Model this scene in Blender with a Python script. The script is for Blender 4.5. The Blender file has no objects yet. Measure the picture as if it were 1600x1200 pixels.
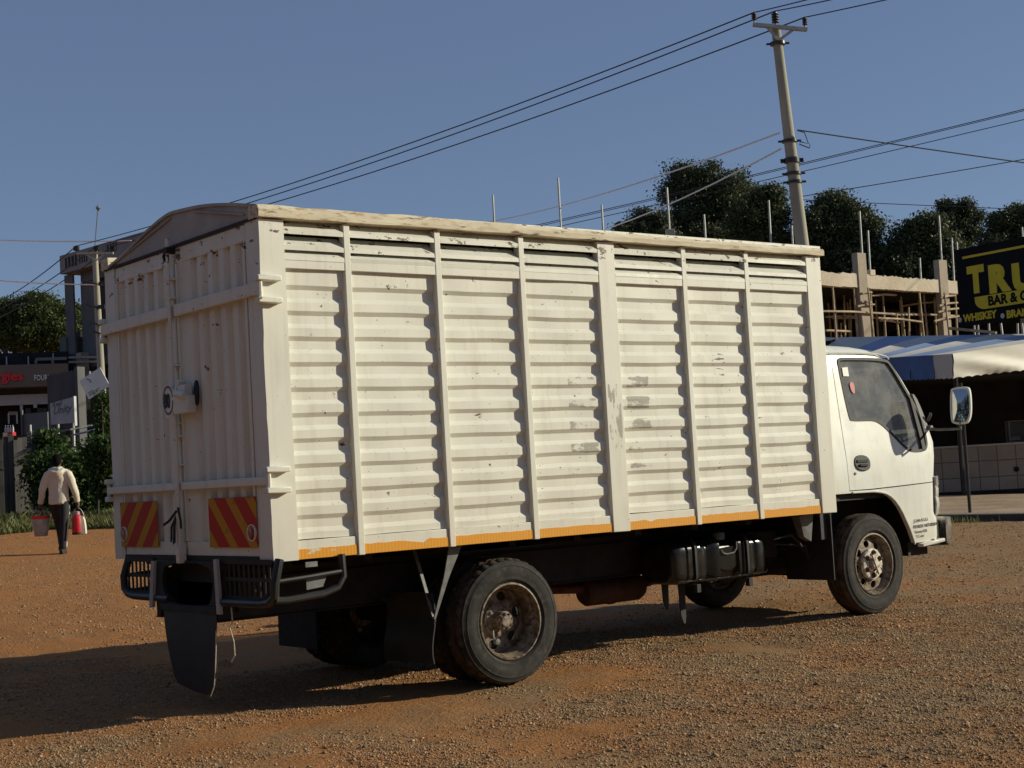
import bpy, bmesh, math, random
import numpy as np
from mathutils import Vector, Matrix
from mathutils.geometry import tessellate_polygon
random.seed(7); rng = np.random.default_rng(7)
SC = bpy.context.scene
COL = SC.collection
R = math.radians

# ------------------------------------------------------------------ camera (solved from the photograph)
CAM = Vector((-4.27568, -7.75584, 1.3344)); YAW, PIT, ROL, FPX = 0.90604, 0.06017, -0.0557, 2372.77
_f = Vector((math.cos(PIT)*math.cos(YAW), math.cos(PIT)*math.sin(YAW), math.sin(PIT)))
_r0 = Vector((math.sin(YAW), -math.cos(YAW), 0)); _u0 = _r0.cross(_f)
_r = math.cos(ROL)*_r0 + math.sin(ROL)*_u0; _u = -math.sin(ROL)*_r0 + math.cos(ROL)*_u0
FH = Vector((_f.x, _f.y, 0)).normalized(); RH = Vector((FH.y, -FH.x, 0))
def P(px, py, D):                       # a point seen at a pixel of the photo, D metres deep
    return CAM + D*(_f + (px-800)/FPX*_r - (py-600)/FPX*_u)
cam = bpy.data.cameras.new('camera'); camo = bpy.data.objects.new('camera', cam); COL.objects.link(camo)
camo.matrix_world = Matrix(((_r.x,_u.x,-_f.x,CAM.x),(_r.y,_u.y,-_f.y,CAM.y),(_r.z,_u.z,-_f.z,CAM.z),(0,0,0,1)))
cam.sensor_width = 36; cam.lens = FPX/1600*36; cam.clip_start = .1; cam.clip_end = 3000
SC.camera = camo

# ------------------------------------------------------------------ node helpers
class NT:
    def __init__(s, name):
        s.m = bpy.data.materials.new(name); s.m.use_nodes = True; s.t = s.m.node_tree
        s.t.nodes.clear(); s.out = s.t.nodes.new('ShaderNodeOutputMaterial')
    def n(s, typ, ins=None, **kw):
        nd = s.t.nodes.new(typ)
        for k, v in kw.items(): setattr(nd, k, v)
        for k, v in (ins or {}).items():
            if isinstance(v, bpy.types.NodeSocket): s.t.links.new(v, nd.inputs[k])
            else: nd.inputs[k].default_value = v
        return nd
    def math(s, op, a, b=0., c=None, clamp=False):
        d = {0:a, 1:b}
        if c is not None: d[2] = c
        return s.n('ShaderNodeMath', d, operation=op, use_clamp=clamp).outputs[0]
    def pos(s):
        if not hasattr(s,'_p'): s._p = s.n('ShaderNodeNewGeometry').outputs['Position']
        return s._p
    def xyz(s):
        if not hasattr(s,'_x'): s._x = s.n('ShaderNodeSeparateXYZ', {0:s.pos()})
        return s._x.outputs
    def noise(s, scale, detail=4, rough=.55, vec=None, stretch=None, dist=0.):
        v = vec if vec is not None else s.pos()
        if stretch is not None: v = s.n('ShaderNodeVectorMath', {0:v, 1:stretch}, operation='MULTIPLY').outputs[0]
        return s.n('ShaderNodeTexNoise', {'Vector':v,'Scale':scale,'Detail':detail,'Roughness':rough,'Distortion':dist}).outputs[0]
    def ramp(s, fac, stops, interp='LINEAR'):
        nd = s.n('ShaderNodeValToRGB', {0:fac}); cr = nd.color_ramp; cr.interpolation = interp
        while len(cr.elements) < len(stops): cr.elements.new(.5)
        for e, (p, c) in zip(cr.elements, stops):
            e.position = p; e.color = (c if hasattr(c,'__len__') else (c,c,c))[:3]+(1,) if hasattr(c,'__len__') else (c,c,c,1)
        return nd.outputs[0]
    def step(s, fac, lo, hi): return s.n('ShaderNodeMapRange', {0:fac,1:lo,2:hi,3:0.,4:1.}, clamp=True).outputs[0]
    def mix(s, fac, a, b):
        nd = s.n('ShaderNodeMix', data_type='RGBA')
        for i, v in ((0,fac),(6,a),(7,b)):
            if isinstance(v, bpy.types.NodeSocket): s.t.links.new(v, nd.inputs[i])
            elif i == 0: nd.inputs[0].default_value = v
            else: nd.inputs[i].default_value = tuple(v)[:3]+(1,)
        return nd.outputs[2]
    def done(s, color, rough=.6, metal=0., bump=None, bstr=.3, bdist=.01, spec=.5, extra=None):
        b = s.n('ShaderNodeBsdfPrincipled')
        def put(k, v):
            if isinstance(v, bpy.types.NodeSocket): s.t.links.new(v, b.inputs[k])
            elif hasattr(v,'__len__'): b.inputs[k].default_value = tuple(v)[:3]+(1,)
            else: b.inputs[k].default_value = v
        put('Base Color', color); put('Roughness', rough); put('Metallic', metal); put('Specular IOR Level', spec)
        if bump is not None:
            bn = s.n('ShaderNodeBump', {'Height':bump,'Strength':bstr,'Distance':bdist}); put('Normal', bn.outputs[0])
        for k, v in (extra or {}).items(): put(k, v)
        s.t.links.new(b.outputs[0], s.out.inputs[0]); s.b = b
        return s.m

def simple(name, col, rough=.6, metal=0., var=.25, scale=6., bump=0., bscale=40., spec=.5, stretch=None):
    t = NT(name); n = t.noise(scale, 5, stretch=stretch)
    lo = tuple(c*(1-var) for c in col); hi = tuple(min(1,c*(1+var)) for c in col)
    c = t.ramp(n, [(.3,lo),(.7,hi)])
    return t.done(c, rough, metal, bump=t.noise(bscale,3) if bump else None, bstr=bump, bdist=.01, spec=spec)

M = {}
# cargo body paint: cream white, dust, chips down to rust, scuffs to grey primer on the ridges near the wide post
t = NT('cargo_paint')
x, y, z = t.xyz()
base = t.mix(t.step(t.noise(2.2,6,.6), .35,.7), (.735,.735,.645), (.675,.672,.583))
streak = t.noise(5., 5, .6, stretch=(3.,3.,.25))
base = t.mix(t.math('MULTIPLY', t.step(streak,.52,.75), .45), base, (.50,.46,.38))
dust = t.step(t.math('ADD', t.math('MULTIPLY', z, -.9), t.math('MULTIPLY', t.noise(4.,4), .5)), -1.15, -.6)
base = t.mix(t.math('MULTIPLY', dust, .18), base, (.48,.37,.25))
chip = t.noise(16., 7, .68, stretch=(.55,.55,1.)); topz = t.step(z, 2.58, 2.9)
chipm = t.step(t.math('SUBTRACT', chip, t.math('SUBTRACT', .665, t.math('MULTIPLY', topz, .095))), 0., .012)
base = t.mix(chipm, base, t.mix(t.noise(30.,3), (.055,.035,.025), (.16,.09,.05)))
speck = t.step(t.noise(60.,2,.5), .735,.755); base = t.mix(speck, base, (.06,.05,.04))
def band(c, lo, hi, f): return t.math('MULTIPLY', t.step(c, lo, lo+f), t.step(c, hi, hi-f))
ridge = t.step(y, .042, .036)
fine = t.noise(22., 7, .7, stretch=(.5,1.,1.)); big = t.noise(4.5, 3, .5, stretch=(.5,1.,2.2))
bx = t.math('MAXIMUM', band(x, 2.24, 2.61, .07), band(x, 2.765, 3.10, .07)); bz = band(z, 1.30, 2.02, .05)
wear = t.math('MULTIPLY', t.math('MULTIPLY', bx, bz), ridge)
px_ = t.math('MULTIPLY', band(x, 2.612, 2.763, .02), band(z, 1.36, 2.0, .08)); streak2 = t.noise(16., 6, .65, stretch=(1.,1.,.28))
s1 = t.step(t.math('ADD', t.math('ADD', t.math('MULTIPLY', wear, .5), t.math('MULTIPLY', fine, .55)), t.math('MULTIPLY', big, .7)), 1.10, 1.15)
s2 = t.step(t.math('ADD', t.math('MULTIPLY', px_, .5), streak2), 1.015, 1.045)
scuff = t.math('MAXIMUM', s1, s2)
base = t.mix(t.math('MULTIPLY', scuff, .9), base, t.mix(t.noise(45.,4), (.22,.21,.175), (.40,.385,.31)))
cb_ = t.math('MULTIPLY', band(x, 3.66, 3.84, .03), band(z, 1.96, 2.16, .02))
base = t.mix(t.step(t.math('ADD', t.math('MULTIPLY', cb_, .4), t.noise(20.,5,.6,stretch=(.35,1.,3.))), .985, 1.0), base, (.05,.04,.035))
M['cargo'] = t.done(base, t.ramp(t.noise(8.,3), [(.3,.42),(.7,.6)]), bump=t.noise(9.,4,.6), bstr=.12, bdist=.006)
# top rail: old yellowed paint and rust
t = NT('rusty_rail')
n = t.noise(9., 7, .7, stretch=(.22,1.,2.4)); n2 = t.noise(26.,5,.6,stretch=(.4,1.,1.5))
c = t.mix(t.step(n,.44,.62), (.60,.53,.38), (.70,.64,.49))
xx = t.xyz()[0]; rr = t.step(xx, 2.2, .2)
c = t.mix(t.math('MULTIPLY', t.step(n2,.52,.64), t.math('MULTIPLY_ADD', rr, .8, .2)), c, (.36,.24,.12))
c = t.mix(t.step(t.noise(14.,7,.7,stretch=(.22,1.,2.)),.60,.63), c, (.10,.055,.03))
M['rail'] = t.done(c, .75, bump=n2, bstr=.5, bdist=.01)
# cab paint
t = NT('cab_paint')
c = t.mix(t.step(t.noise(3.,5),.4,.75), (.755,.775,.715), (.705,.715,.64))
c = t.mix(t.math('MULTIPLY', t.step(t.noise(18.,5,.7),.58,.72), .4), c, (.52,.48,.4))
c = t.mix(t.math('MULTIPLY', t.step(t.noise(6.,6,.65,stretch=(3.,3.,.3)),.5,.75), .3), c, (.50,.45,.36))
c = t.mix(t.math('MULTIPLY', t.step(t.math('ADD', t.xyz()[2], t.math('MULTIPLY', t.noise(9.,5), .5)), 1.25, .85), .3), c, (.46,.36,.25))
c = t.mix(t.step(t.noise(48.,2),.765,.78), c, (.2,.14,.09))
M['cab'] = t.done(c, t.ramp(t.noise(5.,3),[(.3,.28),(.7,.45)]), bump=t.noise(3.,2), bstr=.04, bdist=.02)
M['black'] = simple('black_painted_steel', (.016,.016,.017), .42, var=.5, scale=9)
M['blackdull'] = simple('dull_black_steel', (.012,.0115,.011), .7, var=.5, scale=7)
M['chassis'] = simple('grimy_chassis', (.014,.012,.0105), .75, var=.6, scale=8, bump=.2)
M['plastic'] = simple('black_plastic', (.011,.011,.012), .65, var=.2)
M['greypaint'] = simple('weathered_grey_paint', (.36,.36,.34), .7, var=.25, scale=3.)
M['steel'] = simple('worn_grey_steel', (.15,.15,.145), .55, .2, var=.3, scale=20)
M['chrome'] = simple('chrome', (.75,.75,.73), .18, 1., var=.1)
M['rust'] = simple('rusty_brown_steel', (.085,.032,.02), .85, var=.5, scale=14, bump=.3)
M['redprimer'] = simple('brown_red_silencer', (.058,.028,.02), .75, var=.4, scale=10, bump=.2)
# rubber with road dust
t = NT('tyre_rubber')
n = t.noise(7.,6,.65)
c = t.mix(t.step(n,.36,.72), (.015,.0145,.014), (.047,.044,.039))
c = t.mix(t.math('MULTIPLY', t.step(t.noise(30.,4),.52,.7),.5), c, (.085,.068,.05))
M['rubber'] = t.done(c, .82, bump=t.noise(120.,2), bstr=.12, bdist=.004, spec=.3)
t = NT('tread_rubber')
c = t.mix(t.step(t.noise(16.,5),.36,.66), (.022,.019,.017), (.11,.07,.045))
M['tread'] = t.done(c, .9, bump=t.noise(80.,3), bstr=.2, bdist=.004, spec=.2)
M['flap'] = simple('rubber_flap', (.014,.015,.017), .6, var=.4, scale=5, bump=.1)
t = NT('rim_paint')
n = t.noise(14.,6,.65)
c = t.mix(t.step(n,.38,.6), (.29,.235,.16), (.14,.10,.065)); c = t.mix(t.step(t.noise(22.,6,.7),.50,.58), c, (.07,.042,.028))
M['rim'] = t.done(c, .6, bump=n, bstr=.2, bdist=.005)
t = NT('hub_metal'); n = t.noise(26.,6,.65)
M['hub'] = t.done(t.mix(t.step(n,.4,.62), (.30,.25,.19), (.10,.065,.045)), .65, .05, bump=n, bstr=.4, bdist=.006)
t = NT('hub_cream'); n = t.noise(26.,6,.65)
M['hubcream'] = t.done(t.mix(t.step(n,.50,.62), (.66,.61,.49), (.20,.14,.085)), .6, bump=n, bstr=.3, bdist=.004)
t = NT('tank_black'); n = t.noise(6.,5)
M['tank'] = t.done(t.mix(t.step(n,.45,.7),(.012,.012,.012),(.03,.028,.025)), t.ramp(n,[(.3,.14),(.75,.34)]), bump=t.noise(3.,3), bstr=.15, bdist=.02)
t = NT('yellow_tape')
x, y, z = t.xyz()
w = t.math('SINE', t.math('MULTIPLY', x, 260.))
c = t.mix(t.step(w,-.4,.6), (.66,.27,.006), (.74,.33,.012))
c = t.mix(t.step(t.noise(11.,6,.7,stretch=(.5,1.,1.2)),.655,.665), c, (.60,.56,.46))
c = t.mix(t.step(t.noise(19.,6,.7),.68,.70), c, (.14,.09,.03))
M['tape'] = t.done(c, .45)
def hazard(name, sgn):
    t = NT(name); x, y, z = t.xyz()
    v = t.math('FRACT', t.math('MULTIPLY', t.math('ADD', t.math('MULTIPLY', y, sgn), z), 1/.25))
    c = t.mix(t.step(v,.40,.41), (.50,.235,.012), (.42,.03,.016)); c = t.mix(t.step(v,.0,.012), (.42,.03,.016), c)
    c = t.mix(t.step(t.noise(15.,5),.6,.75), c, (.2,.1,.06))
    return t.done(c, .6, spec=.2)
M['hazR'] = hazard('hazard_stripes_falling', -1.); M['hazL'] = hazard('hazard_stripes_rising', 1.)
M['redglass'] = simple('red_reflector', (.25,.02,.015), .2, var=.2)
M['whitesign'] = simple('white_sign_face', (.72,.71,.67), .5, var=.08, scale=3)
M['ink'] = simple('black_ink', (.02,.02,.022), .7, var=.1)
M['greyink'] = simple('grey_ink', (.16,.16,.17), .7, var=.1)
M['redink'] = simple('red_sticker', (.45,.03,.04), .5, var=.1)
M['rope'] = simple('pale_rope', (.45,.40,.32), .9, var=.3, scale=60)
M['darkrope'] = simple('dark_strap', (.02,.018,.016), .9, var=.3, scale=60)
M['seat'] = simple('seat_cloth', (.10,.095,.085), .9, var=.2)
M['lens'] = simple('lamp_lens', (.62,.62,.58), .12, .25, var=.15, scale=20)
# dusty window glass
t = NT('dusty_glass')
fr = t.n('ShaderNodeFresnel', {'IOR':1.52}).outputs[0]
tr = t.n('ShaderNodeBsdfTransparent', {'Color':(.62,.66,.64,1)}); gl = t.n('ShaderNodeBsdfGlossy', {'Color':(1,1,1,1),'Roughness':.02})
m1 = t.n('ShaderNodeMixShader', {0:t.math('MULTIPLY',fr,1.4,clamp=True),1:tr.outputs[0],2:gl.outputs[0]})
df = t.n('ShaderNodeBsdfDiffuse', {'Color':(.48,.48,.44,1)})
dn = t.math('MULTIPLY_ADD', t.step(t.noise(5.,6,.65),.35,.75), .34, .17)
dn = t.math('ADD', dn, t.math('MULTIPLY', t.step(t.noise(14.,7,.7,dist=1.5),.60,.66), .12))
m2 = t.n('ShaderNodeMixShader', {0:dn,1:m1.outputs[0],2:df.outputs[0]})
t.t.links.new(m2.outputs[0], t.out.inputs[0]); M['glass'] = t.m
M['mirror'] = simple('mirror_glass', (.42,.43,.45), .03, 1., var=.02)

# ------------------------------------------------------------------ mesh builder
class MB:
    def __init__(s): s.v = []; s.f = []
    def add(s, vs, fs):
        o = len(s.v); s.v += [tuple(p) for p in vs]; s.f += [tuple(i+o for i in f) for f in fs]; return s
    def box(s, x0, x1, y0, y1, z0, z1):
        v = [(a,b,c) for a in (x0,x1) for b in (y0,y1) for c in (z0,z1)]
        return s.add(v, [(0,1,3,2),(4,6,7,5),(0,4,5,1),(2,3,7,6),(0,2,6,4),(1,5,7,3)])
    def obox(s, c, ax, ay, az, hx, hy, hz):   # oriented box
        c = Vector(c); v = [c+a*hx*ax+b*hy*ay+d*hz*az for a in (-1,1) for b in (-1,1) for d in (-1,1)]
        return s.add(v, [(0,1,3,2),(4,6,7,5),(0,4,5,1),(2,3,7,6),(0,2,6,4),(1,5,7,3)])
    def bar(s, a, b, w, h=None, up=Vector((0,0,1))):
        a = Vector(a); b = Vector(b); d = (b-a); L = d.length; d.normalize(); h = h or w
        if abs(d.dot(up)) > .95: up = Vector((1,0,0))
        n = d.cross(up).normalized(); u = n.cross(d)
        return s.obox((a+b)/2, d, n, u, L/2, w/2, h/2)
    def tube(s, pts, r, n=8, cap=True):
        pts = [Vector(p) for p in pts]; k = len(pts); rs = r if hasattr(r,'__len__') else [r]*k
        vs = []; up = None
        for i, p in enumerate(pts):
            d = (pts[min(i+1,k-1)]-pts[max(i-1,0)]).normalized()
            if up is None: up = Vector((0,0,1)) if abs(d.z) < .9 else Vector((1,0,0))
            a = (up - d*up.dot(d)).normalized(); b = d.cross(a); up = a
            vs += [p+rs[i]*(math.cos(2*math.pi*j/n)*a+math.sin(2*math.pi*j/n)*b) for j in range(n)]
        fs = [(i*n+j, i*n+(j+1)%n, (i+1)*n+(j+1)%n, (i+1)*n+j) for i in range(k-1) for j in range(n)]
        if cap: fs += [tuple(range(n))[::-1], tuple((k-1)*n+j for j in range(n))]
        return s.add(vs, fs)
    def loft(s, rings, cap=True):              # rings of equal point count
        n = len(rings[0]); k = len(rings)
        fs = [(i*n+j, i*n+(j+1)%n, (i+1)*n+(j+1)%n, (i+1)*n+j) for i in range(k-1) for j in range(n)]
        if cap: fs += [tuple(range(n))[::-1], tuple((k-1)*n+j for j in range(n))]
        return s.add([p for r_ in rings for p in r_], fs)
    def lathe(s, prof, c, n=48, axis='y', rf=None):   # prof of (radius, along axis)
        c = Vector(c); vs = []
        for i in range(n):
            a = 2*math.pi*i/n
            for j, (r_, h) in enumerate(prof):
                rr = rf(i, j, r_) if rf else r_
                if axis == 'y': vs.append(c+Vector((rr*math.cos(a), h, rr*math.sin(a))))
                elif axis == 'z': vs.append(c+Vector((rr*math.cos(a), rr*math.sin(a), h)))
                else: vs.append(c+Vector((h, rr*math.cos(a), rr*math.sin(a))))
        m = len(prof)
        fs = [(i*m+j, i*m+j+1, ((i+1)%n)*m+j+1, ((i+1)%n)*m+j) for i in range(n) for j in range(m-1)]
        return s.add(vs, fs)
    def poly(s, outer, fn, holes=(), th=None):  # 2D polygon with holes; fn(a,b,0 front | 1 back)
        loops = [list(outer)]+[list(h) for h in holes]
        tri = tessellate_polygon([[Vector((a,b,0)) for a, b in l] for l in loops])
        flat = [p for l in loops for p in l]; n = len(flat)
        fs = [tuple(t_) for t_ in tri]; vs = [fn(a,b,0) for a, b in flat]
        if th:
            vs += [fn(a,b,1) for a, b in flat]; fs += [tuple(i+n for i in t_[::-1]) for t_ in tri]
            o = 0
            for l in loops:
                k = len(l); fs += [(o+i, o+(i+1)%k, n+o+(i+1)%k, n+o+i) for i in range(k)]; o += k
        return s.add(vs, fs)
    def mesh(s, name, mat, smooth=30):
        me = bpy.data.meshes.new(name); me.from_pydata([tuple(p) for p in s.v], [], s.f)
        bm = bmesh.new(); bm.from_mesh(me); bmesh.ops.recalc_face_normals(bm, faces=bm.faces); bm.to_mesh(me); bm.free()
        if mat: me.materials.append(mat)
        if smooth:
            for p in me.polygons: p.use_smooth = True
            me.set_sharp_from_angle(angle=R(smooth))
        return me

WORLD = {}
def link(name, me, parent=None):
    o = bpy.data.objects.new(name, me); COL.objects.link(o)
    if parent is not None:
        o.parent = parent; o.location = -WORLD[parent.name]
    WORLD[o.name] = Vector((0,0,0))
    return o
def part(mb, name, mat, parent=None, bevel=0., smooth=30, seg=2):
    o = link(name, mb.mesh(name, mat, smooth), parent)
    if bevel:
        b = o.modifiers.new('bevel','BEVEL'); b.width = bevel; b.segments = seg; b.limit_method = 'ANGLE'; b.angle_limit = R(40)
    return o
def tag(o, label=None, cat=None, group=None, kind=None):
    if label: o['label'] = label
    if cat: o['category'] = cat
    if group: o['group'] = group
    if kind: o['kind'] = kind
    return o
def thing(name, loc, label, cat, group=None):
    o = bpy.data.objects.new(name, None); COL.objects.link(o); o.location = loc; o.empty_display_size = .2
    WORLD[o.name] = Vector(loc); return tag(o, label, cat, group)
def chaikin(pts, it=2):
    for _ in range(it):
        q = []
        for i in range(len(pts)):
            a, b = pts[i], pts[(i+1)%len(pts)]
            q += [(a[0]*.75+b[0]*.25, a[1]*.75+b[1]*.25), (a[0]*.25+b[0]*.75, a[1]*.25+b[1]*.75)]
        pts = q
    return pts
def offset(pts, d):
    n = len(pts); out = []; ar = sum(pts[i][0]*pts[(i+1)%n][1]-pts[(i+1)%n][0]*pts[i][1] for i in range(n))
    s = 1 if ar > 0 else -1
    for i in range(n):
        a, b, c = Vector(pts[i-1]), Vector(pts[i]), Vector(pts[(i+1)%n])
        e1 = (b-a).normalized(); e2 = (c-b).normalized(); nn = Vector((e1.y+e2.y, -(e1.x+e2.x)))
        nn = nn.normalized() if nn.length > 1e-6 else Vector((e1.y,-e1.x)); out.append(tuple(b+nn*d*s))
    return out
def boolean(o, cutter_me, op='DIFFERENCE'):
    c = bpy.data.objects.new('cut', cutter_me); COL.objects.link(c)
    m = o.modifiers.new('b','BOOLEAN'); m.object = c; m.operation = op; m.solver = 'EXACT'
    dg = bpy.context.evaluated_depsgraph_get(); dg.update()
    me = bpy.data.meshes.new_from_object(o.evaluated_get(dg)); o.modifiers.clear(); o.data = me
    bpy.data.objects.remove(c)
    return o
def text_mesh(s, size, mat, fn, bold=0., ext=.004, align='LEFT', shear=0., wx=1.):
    cu = bpy.data.curves.new('lettering','FONT'); cu.body = s; cu.size = size; cu.align_x = align; cu.shear = shear; cu.offset = bold
    cu.extrude = ext; cu.resolution_u = 3
    o = bpy.data.objects.new('lettering', cu); COL.objects.link(o)
    dg = bpy.context.evaluated_depsgraph_get(); dg.update()
    me = bpy.data.meshes.new_from_object(o.evaluated_get(dg)); bpy.data.objects.remove(o)
    for v in me.vertices: v.co = fn(v.co.x*wx, v.co.y, v.co.z)
    me.materials.clear(); me.materials.append(mat)
    return me
def np_mesh(name, V, F, mat):
    me = bpy.data.meshes.new(name); k = F.shape[1]
    me.vertices.add(len(V)); me.vertices.foreach_set('co', V.astype(np.float32).ravel())
    me.loops.add(F.size); me.loops.foreach_set('vertex_index', F.astype(np.int32).ravel())
    me.polygons.add(len(F)); me.polygons.foreach_set('loop_start', np.arange(0,F.size,k,dtype=np.int32))
    me.polygons.foreach_set('loop_total', np.full(len(F),k,dtype=np.int32)); me.update(calc_edges=True); me.validate()
    if mat: me.materials.append(mat)
    return me
# ------------------------------------------------------------------ terrain
CT = [(1.72,.03,-.0025),(1.72,2.2,-.0025),(5.5,.14,.063),(5.5,2.1,.063),(-3,0,-.075),(-3,-5,-.08),(0,-3,-.03),(5,-3,.05),(9,-3,.09),
      (2,5.5,.10),(5,6,.16),(-1,6,.07),(6.4,16.67,.44)]
def _w(a, D, z): p = CAM+FH*D+RH*a; return (p.x, p.y, z)
CT += [_w(-7.4,25,.44), _w(-9.5,30,.86), _w(-5.5,30,.84), _w(-11,34,1.05), _w(-6,36,1.2), _w(8.3,25.5,.09), _w(5,20,.13), _w(11,25,.06), _w(9,34,.30), _w(14,34,.25),
       _w(-14,22,.5), _w(0,34,.6), _w(3,22,.22), _w(-20,60,1.5), _w(0,70,1.2), _w(20,60,.9), _w(40,40,.4), _w(-50,110,1.6), _w(60,110,1.2), _w(0,260,1.0), _w(-200,260,1.0),
       _w(200,260,1.0), _w(-200,0,0), _w(200,0,0), _w(0,-150,0), _w(-30,5,-.1), _w(25,5,.05), _w(0,600,1.0)]
CT = np.array(CT)
def _tps(r): return np.where(r > 1e-9, r*r*np.log(np.maximum(r,1e-9)), 0.)
_A = CT[:,:2]; _n = len(_A)
_K = _tps(np.linalg.norm(_A[:,None]-_A[None],axis=2))+np.eye(_n)*1e-3; _Q = np.c_[np.ones(_n),_A]
_S = np.linalg.solve(np.block([[_K,_Q],[_Q.T,np.zeros((3,3))]]), np.r_[CT[:,2],0,0,0])
def HT(x, y):
    x = np.asarray(x,float); y = np.asarray(y,float); sh = x.shape
    p = np.c_[x.ravel(),y.ravel()]; out = np.empty(len(p))
    for i in range(0,len(p),20000):
        q_ = p[i:i+20000]; out[i:i+20000] = _tps(np.linalg.norm(q_[:,None]-_A[None],axis=2))@_S[:_n]+np.c_[np.ones(len(q_)),q_]@_S[_n:]
    return out.reshape(sh)
def hz(x, y): return float(HT([x],[y])[0])
def axis_grid(c0, c1, fine, far):
    g = list(np.arange(c0,c1,fine)); s = fine; v = c1; hi = []
    while v < far: hi.append(v); s *= 1.13; v += s
    s = fine; v = c0-fine; lo = []
    while v > -far: lo.append(v); s *= 1.13; v -= s
    return np.array(lo[::-1]+g+hi)
gx = axis_grid(-4,13,.065,900.); gy = axis_grid(-6,17,.065,900.)
X, Y = np.meshgrid(gx, gy, indexing='ij'); Z = HT(X, Y)
dist = np.hypot(X-CAM.x, Y-CAM.y)
def vnoise(x, y, s, seed=0):
    r_ = np.random.default_rng(seed); tb = r_.random((256,256)); xs = x*s; ys_ = y*s
    i = np.floor(xs).astype(int); j = np.floor(ys_).astype(int); fx = xs-i; fy = ys_-j
    fx = fx*fx*(3-2*fx); fy = fy*fy*(3-2*fy); g = lambda a, b: tb[a%256,b%256]
    return (g(i,j)*(1-fx)+g(i+1,j)*fx)*(1-fy)+(g(i,j+1)*(1-fx)+g(i+1,j+1)*fx)*fy-.5
fade = np.clip(1-dist/60,0,1)
RUT = [((-12.,9.2),(.9,.10)),((-12.,10.9),(.9,.10)),((2.,-4.2),(.93,.36)),((2.6,-5.8),(.93,.36))]
def ruts(x, y):
    o = 0.
    for (a, b), (dx, dy) in RUT:
        k = math.hypot(dx,dy); d = ((x-a)*-dy+(y-b)*dx)/k+.25*np.sin(x*.35)
        o = o-.030*np.exp(-(d/.16)**2)+.014*np.exp(-((np.abs(d)-.30)/.10)**2)
    return o
def bumps(x, y): return ruts(x,y)+.030*vnoise(x,y,.8,1)+.022*vnoise(x,y,2.1,2)+.019*vnoise(x,y,5.3,3)+.011*vnoise(x,y,11.7,4)
Z = Z+bumps(X,Y)*fade
ni, nj = X.shape; idx = np.arange(ni*nj).reshape(ni,nj)
F = np.stack([idx[:-1,:-1].ravel(),idx[1:,:-1].ravel(),idx[1:,1:].ravel(),idx[:-1,1:].ravel()],1)
t = NT('dirt_ground')
n1 = t.noise(.35,5,.6); n2 = t.noise(3.2,6,.65); n3 = t.noise(26.,5,.7); n4 = t.noise(70.,4,.65); n5 = t.noise(22.,3,.6)
orange = t.mix(n3, (.54,.245,.084), (.40,.18,.064)); gravel = t.mix(n3, (.47,.29,.145), (.29,.18,.092))
x, y, z = t.xyz()
# gravelly towards the camera's right, bare red dirt on the left and behind the truck
lat = t.math('ADD', t.math('MULTIPLY', x, .787*.055), t.math('MULTIPLY', y, -.617*.055))
n6 = t.noise(.95,4,.6)
g = t.step(t.math('ADD', t.math('ADD', t.math('MULTIPLY', n6, 1.3), t.math('MULTIPLY', n2, .5)), t.math('MULTIPLY', lat, .75)), .86, 1.16)
col = t.mix(g, orange, gravel)
col = t.mix(t.math('MULTIPLY', t.step(n4,.54,.64), .6), col, (.12,.07,.042)); col = t.mix(t.math('MULTIPLY', t.step(n4,.42,.32), .45), col, (.55,.36,.21))  # dark speckle puts the shade between stones into the colour
hgt = t.math('ADD', t.math('ADD', t.math('MULTIPLY', n3, .5), t.math('MULTIPLY', n4, .55)), t.math('MULTIPLY', n5, .5))
M['ground'] = t.done(col, .95, bump=hgt, bstr=1., bdist=.045, spec=.15)
gme = np_mesh('ground', np.stack([X.ravel(),Y.ravel(),Z.ravel()],1), F, M['ground'])
for p in gme.polygons: p.use_smooth = True
tag(link('ground', gme), kind='structure')
# gravel stones: countless, one object
OCT = np.array([(1,0,0),(-1,0,0),(0,1,0),(0,-1,0),(0,0,1),(0,0,-1)],float)
OF = np.array([(0,2,4),(2,1,4),(1,3,4),(3,0,4),(2,0,5),(1,2,5),(3,1,5),(0,3,5)])
def stones(n, d0, d1, smin, smean, seed, thr):
    r_ = np.random.default_rng(seed); D = np.sqrt(r_.random(n)*(d1*d1-d0*d0)+d0*d0); a = (r_.random(n)*2-1)*.56*D
    px = CAM.x+FH.x*D+RH.x*a; py = CAM.y+FH.y*D+RH.y*a
    keep = 1.7*vnoise(px,py,.6,11)+1.1*vnoise(px,py,1.9,12)+.045*a > thr-r_.random(n)*.5
    px, py = px[keep], py[keep]; n = len(px); s = smin+r_.gamma(1.6,smean/1.6,n); s = np.minimum(s,.026)
    V = OCT[None]*(s[:,None,None]*(.6+.6*r_.random((n,6,1)))); V[:,:,2] *= .65
    V += r_.normal(0,.18,(n,6,3))*s[:,None,None]
    th = r_.random(n)*6.283; c, s_ = np.cos(th)[:,None], np.sin(th)[:,None]
    vx = V[:,:,0]*c-V[:,:,1]*s_; vy = V[:,:,0]*s_+V[:,:,1]*c
    dd = np.hypot(px-CAM.x,py-CAM.y); pz = HT(px,py)+bumps(px,py)*np.clip(1-dd/60,0,1)+s*.18
    W = np.stack([vx+px[:,None],vy+py[:,None],V[:,:,2]+pz[:,None]],2).reshape(-1,3)
    return W, (OF[None]+np.arange(n)[:,None,None]*6).reshape(-1,3)
parts_ = [stones(430000,6.3,12.5,.0022,.0028,21,-.16), stones(225000,12.5,30,.0034,.0036,22,-.04)]
V = np.concatenate([parts_[0][0],parts_[1][0]]); F = np.concatenate([parts_[0][1],parts_[1][1]+len(parts_[0][0])])
t = NT('gravel_stone'); rp = t.n('ShaderNodeNewGeometry').outputs['Random Per Island']
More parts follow.
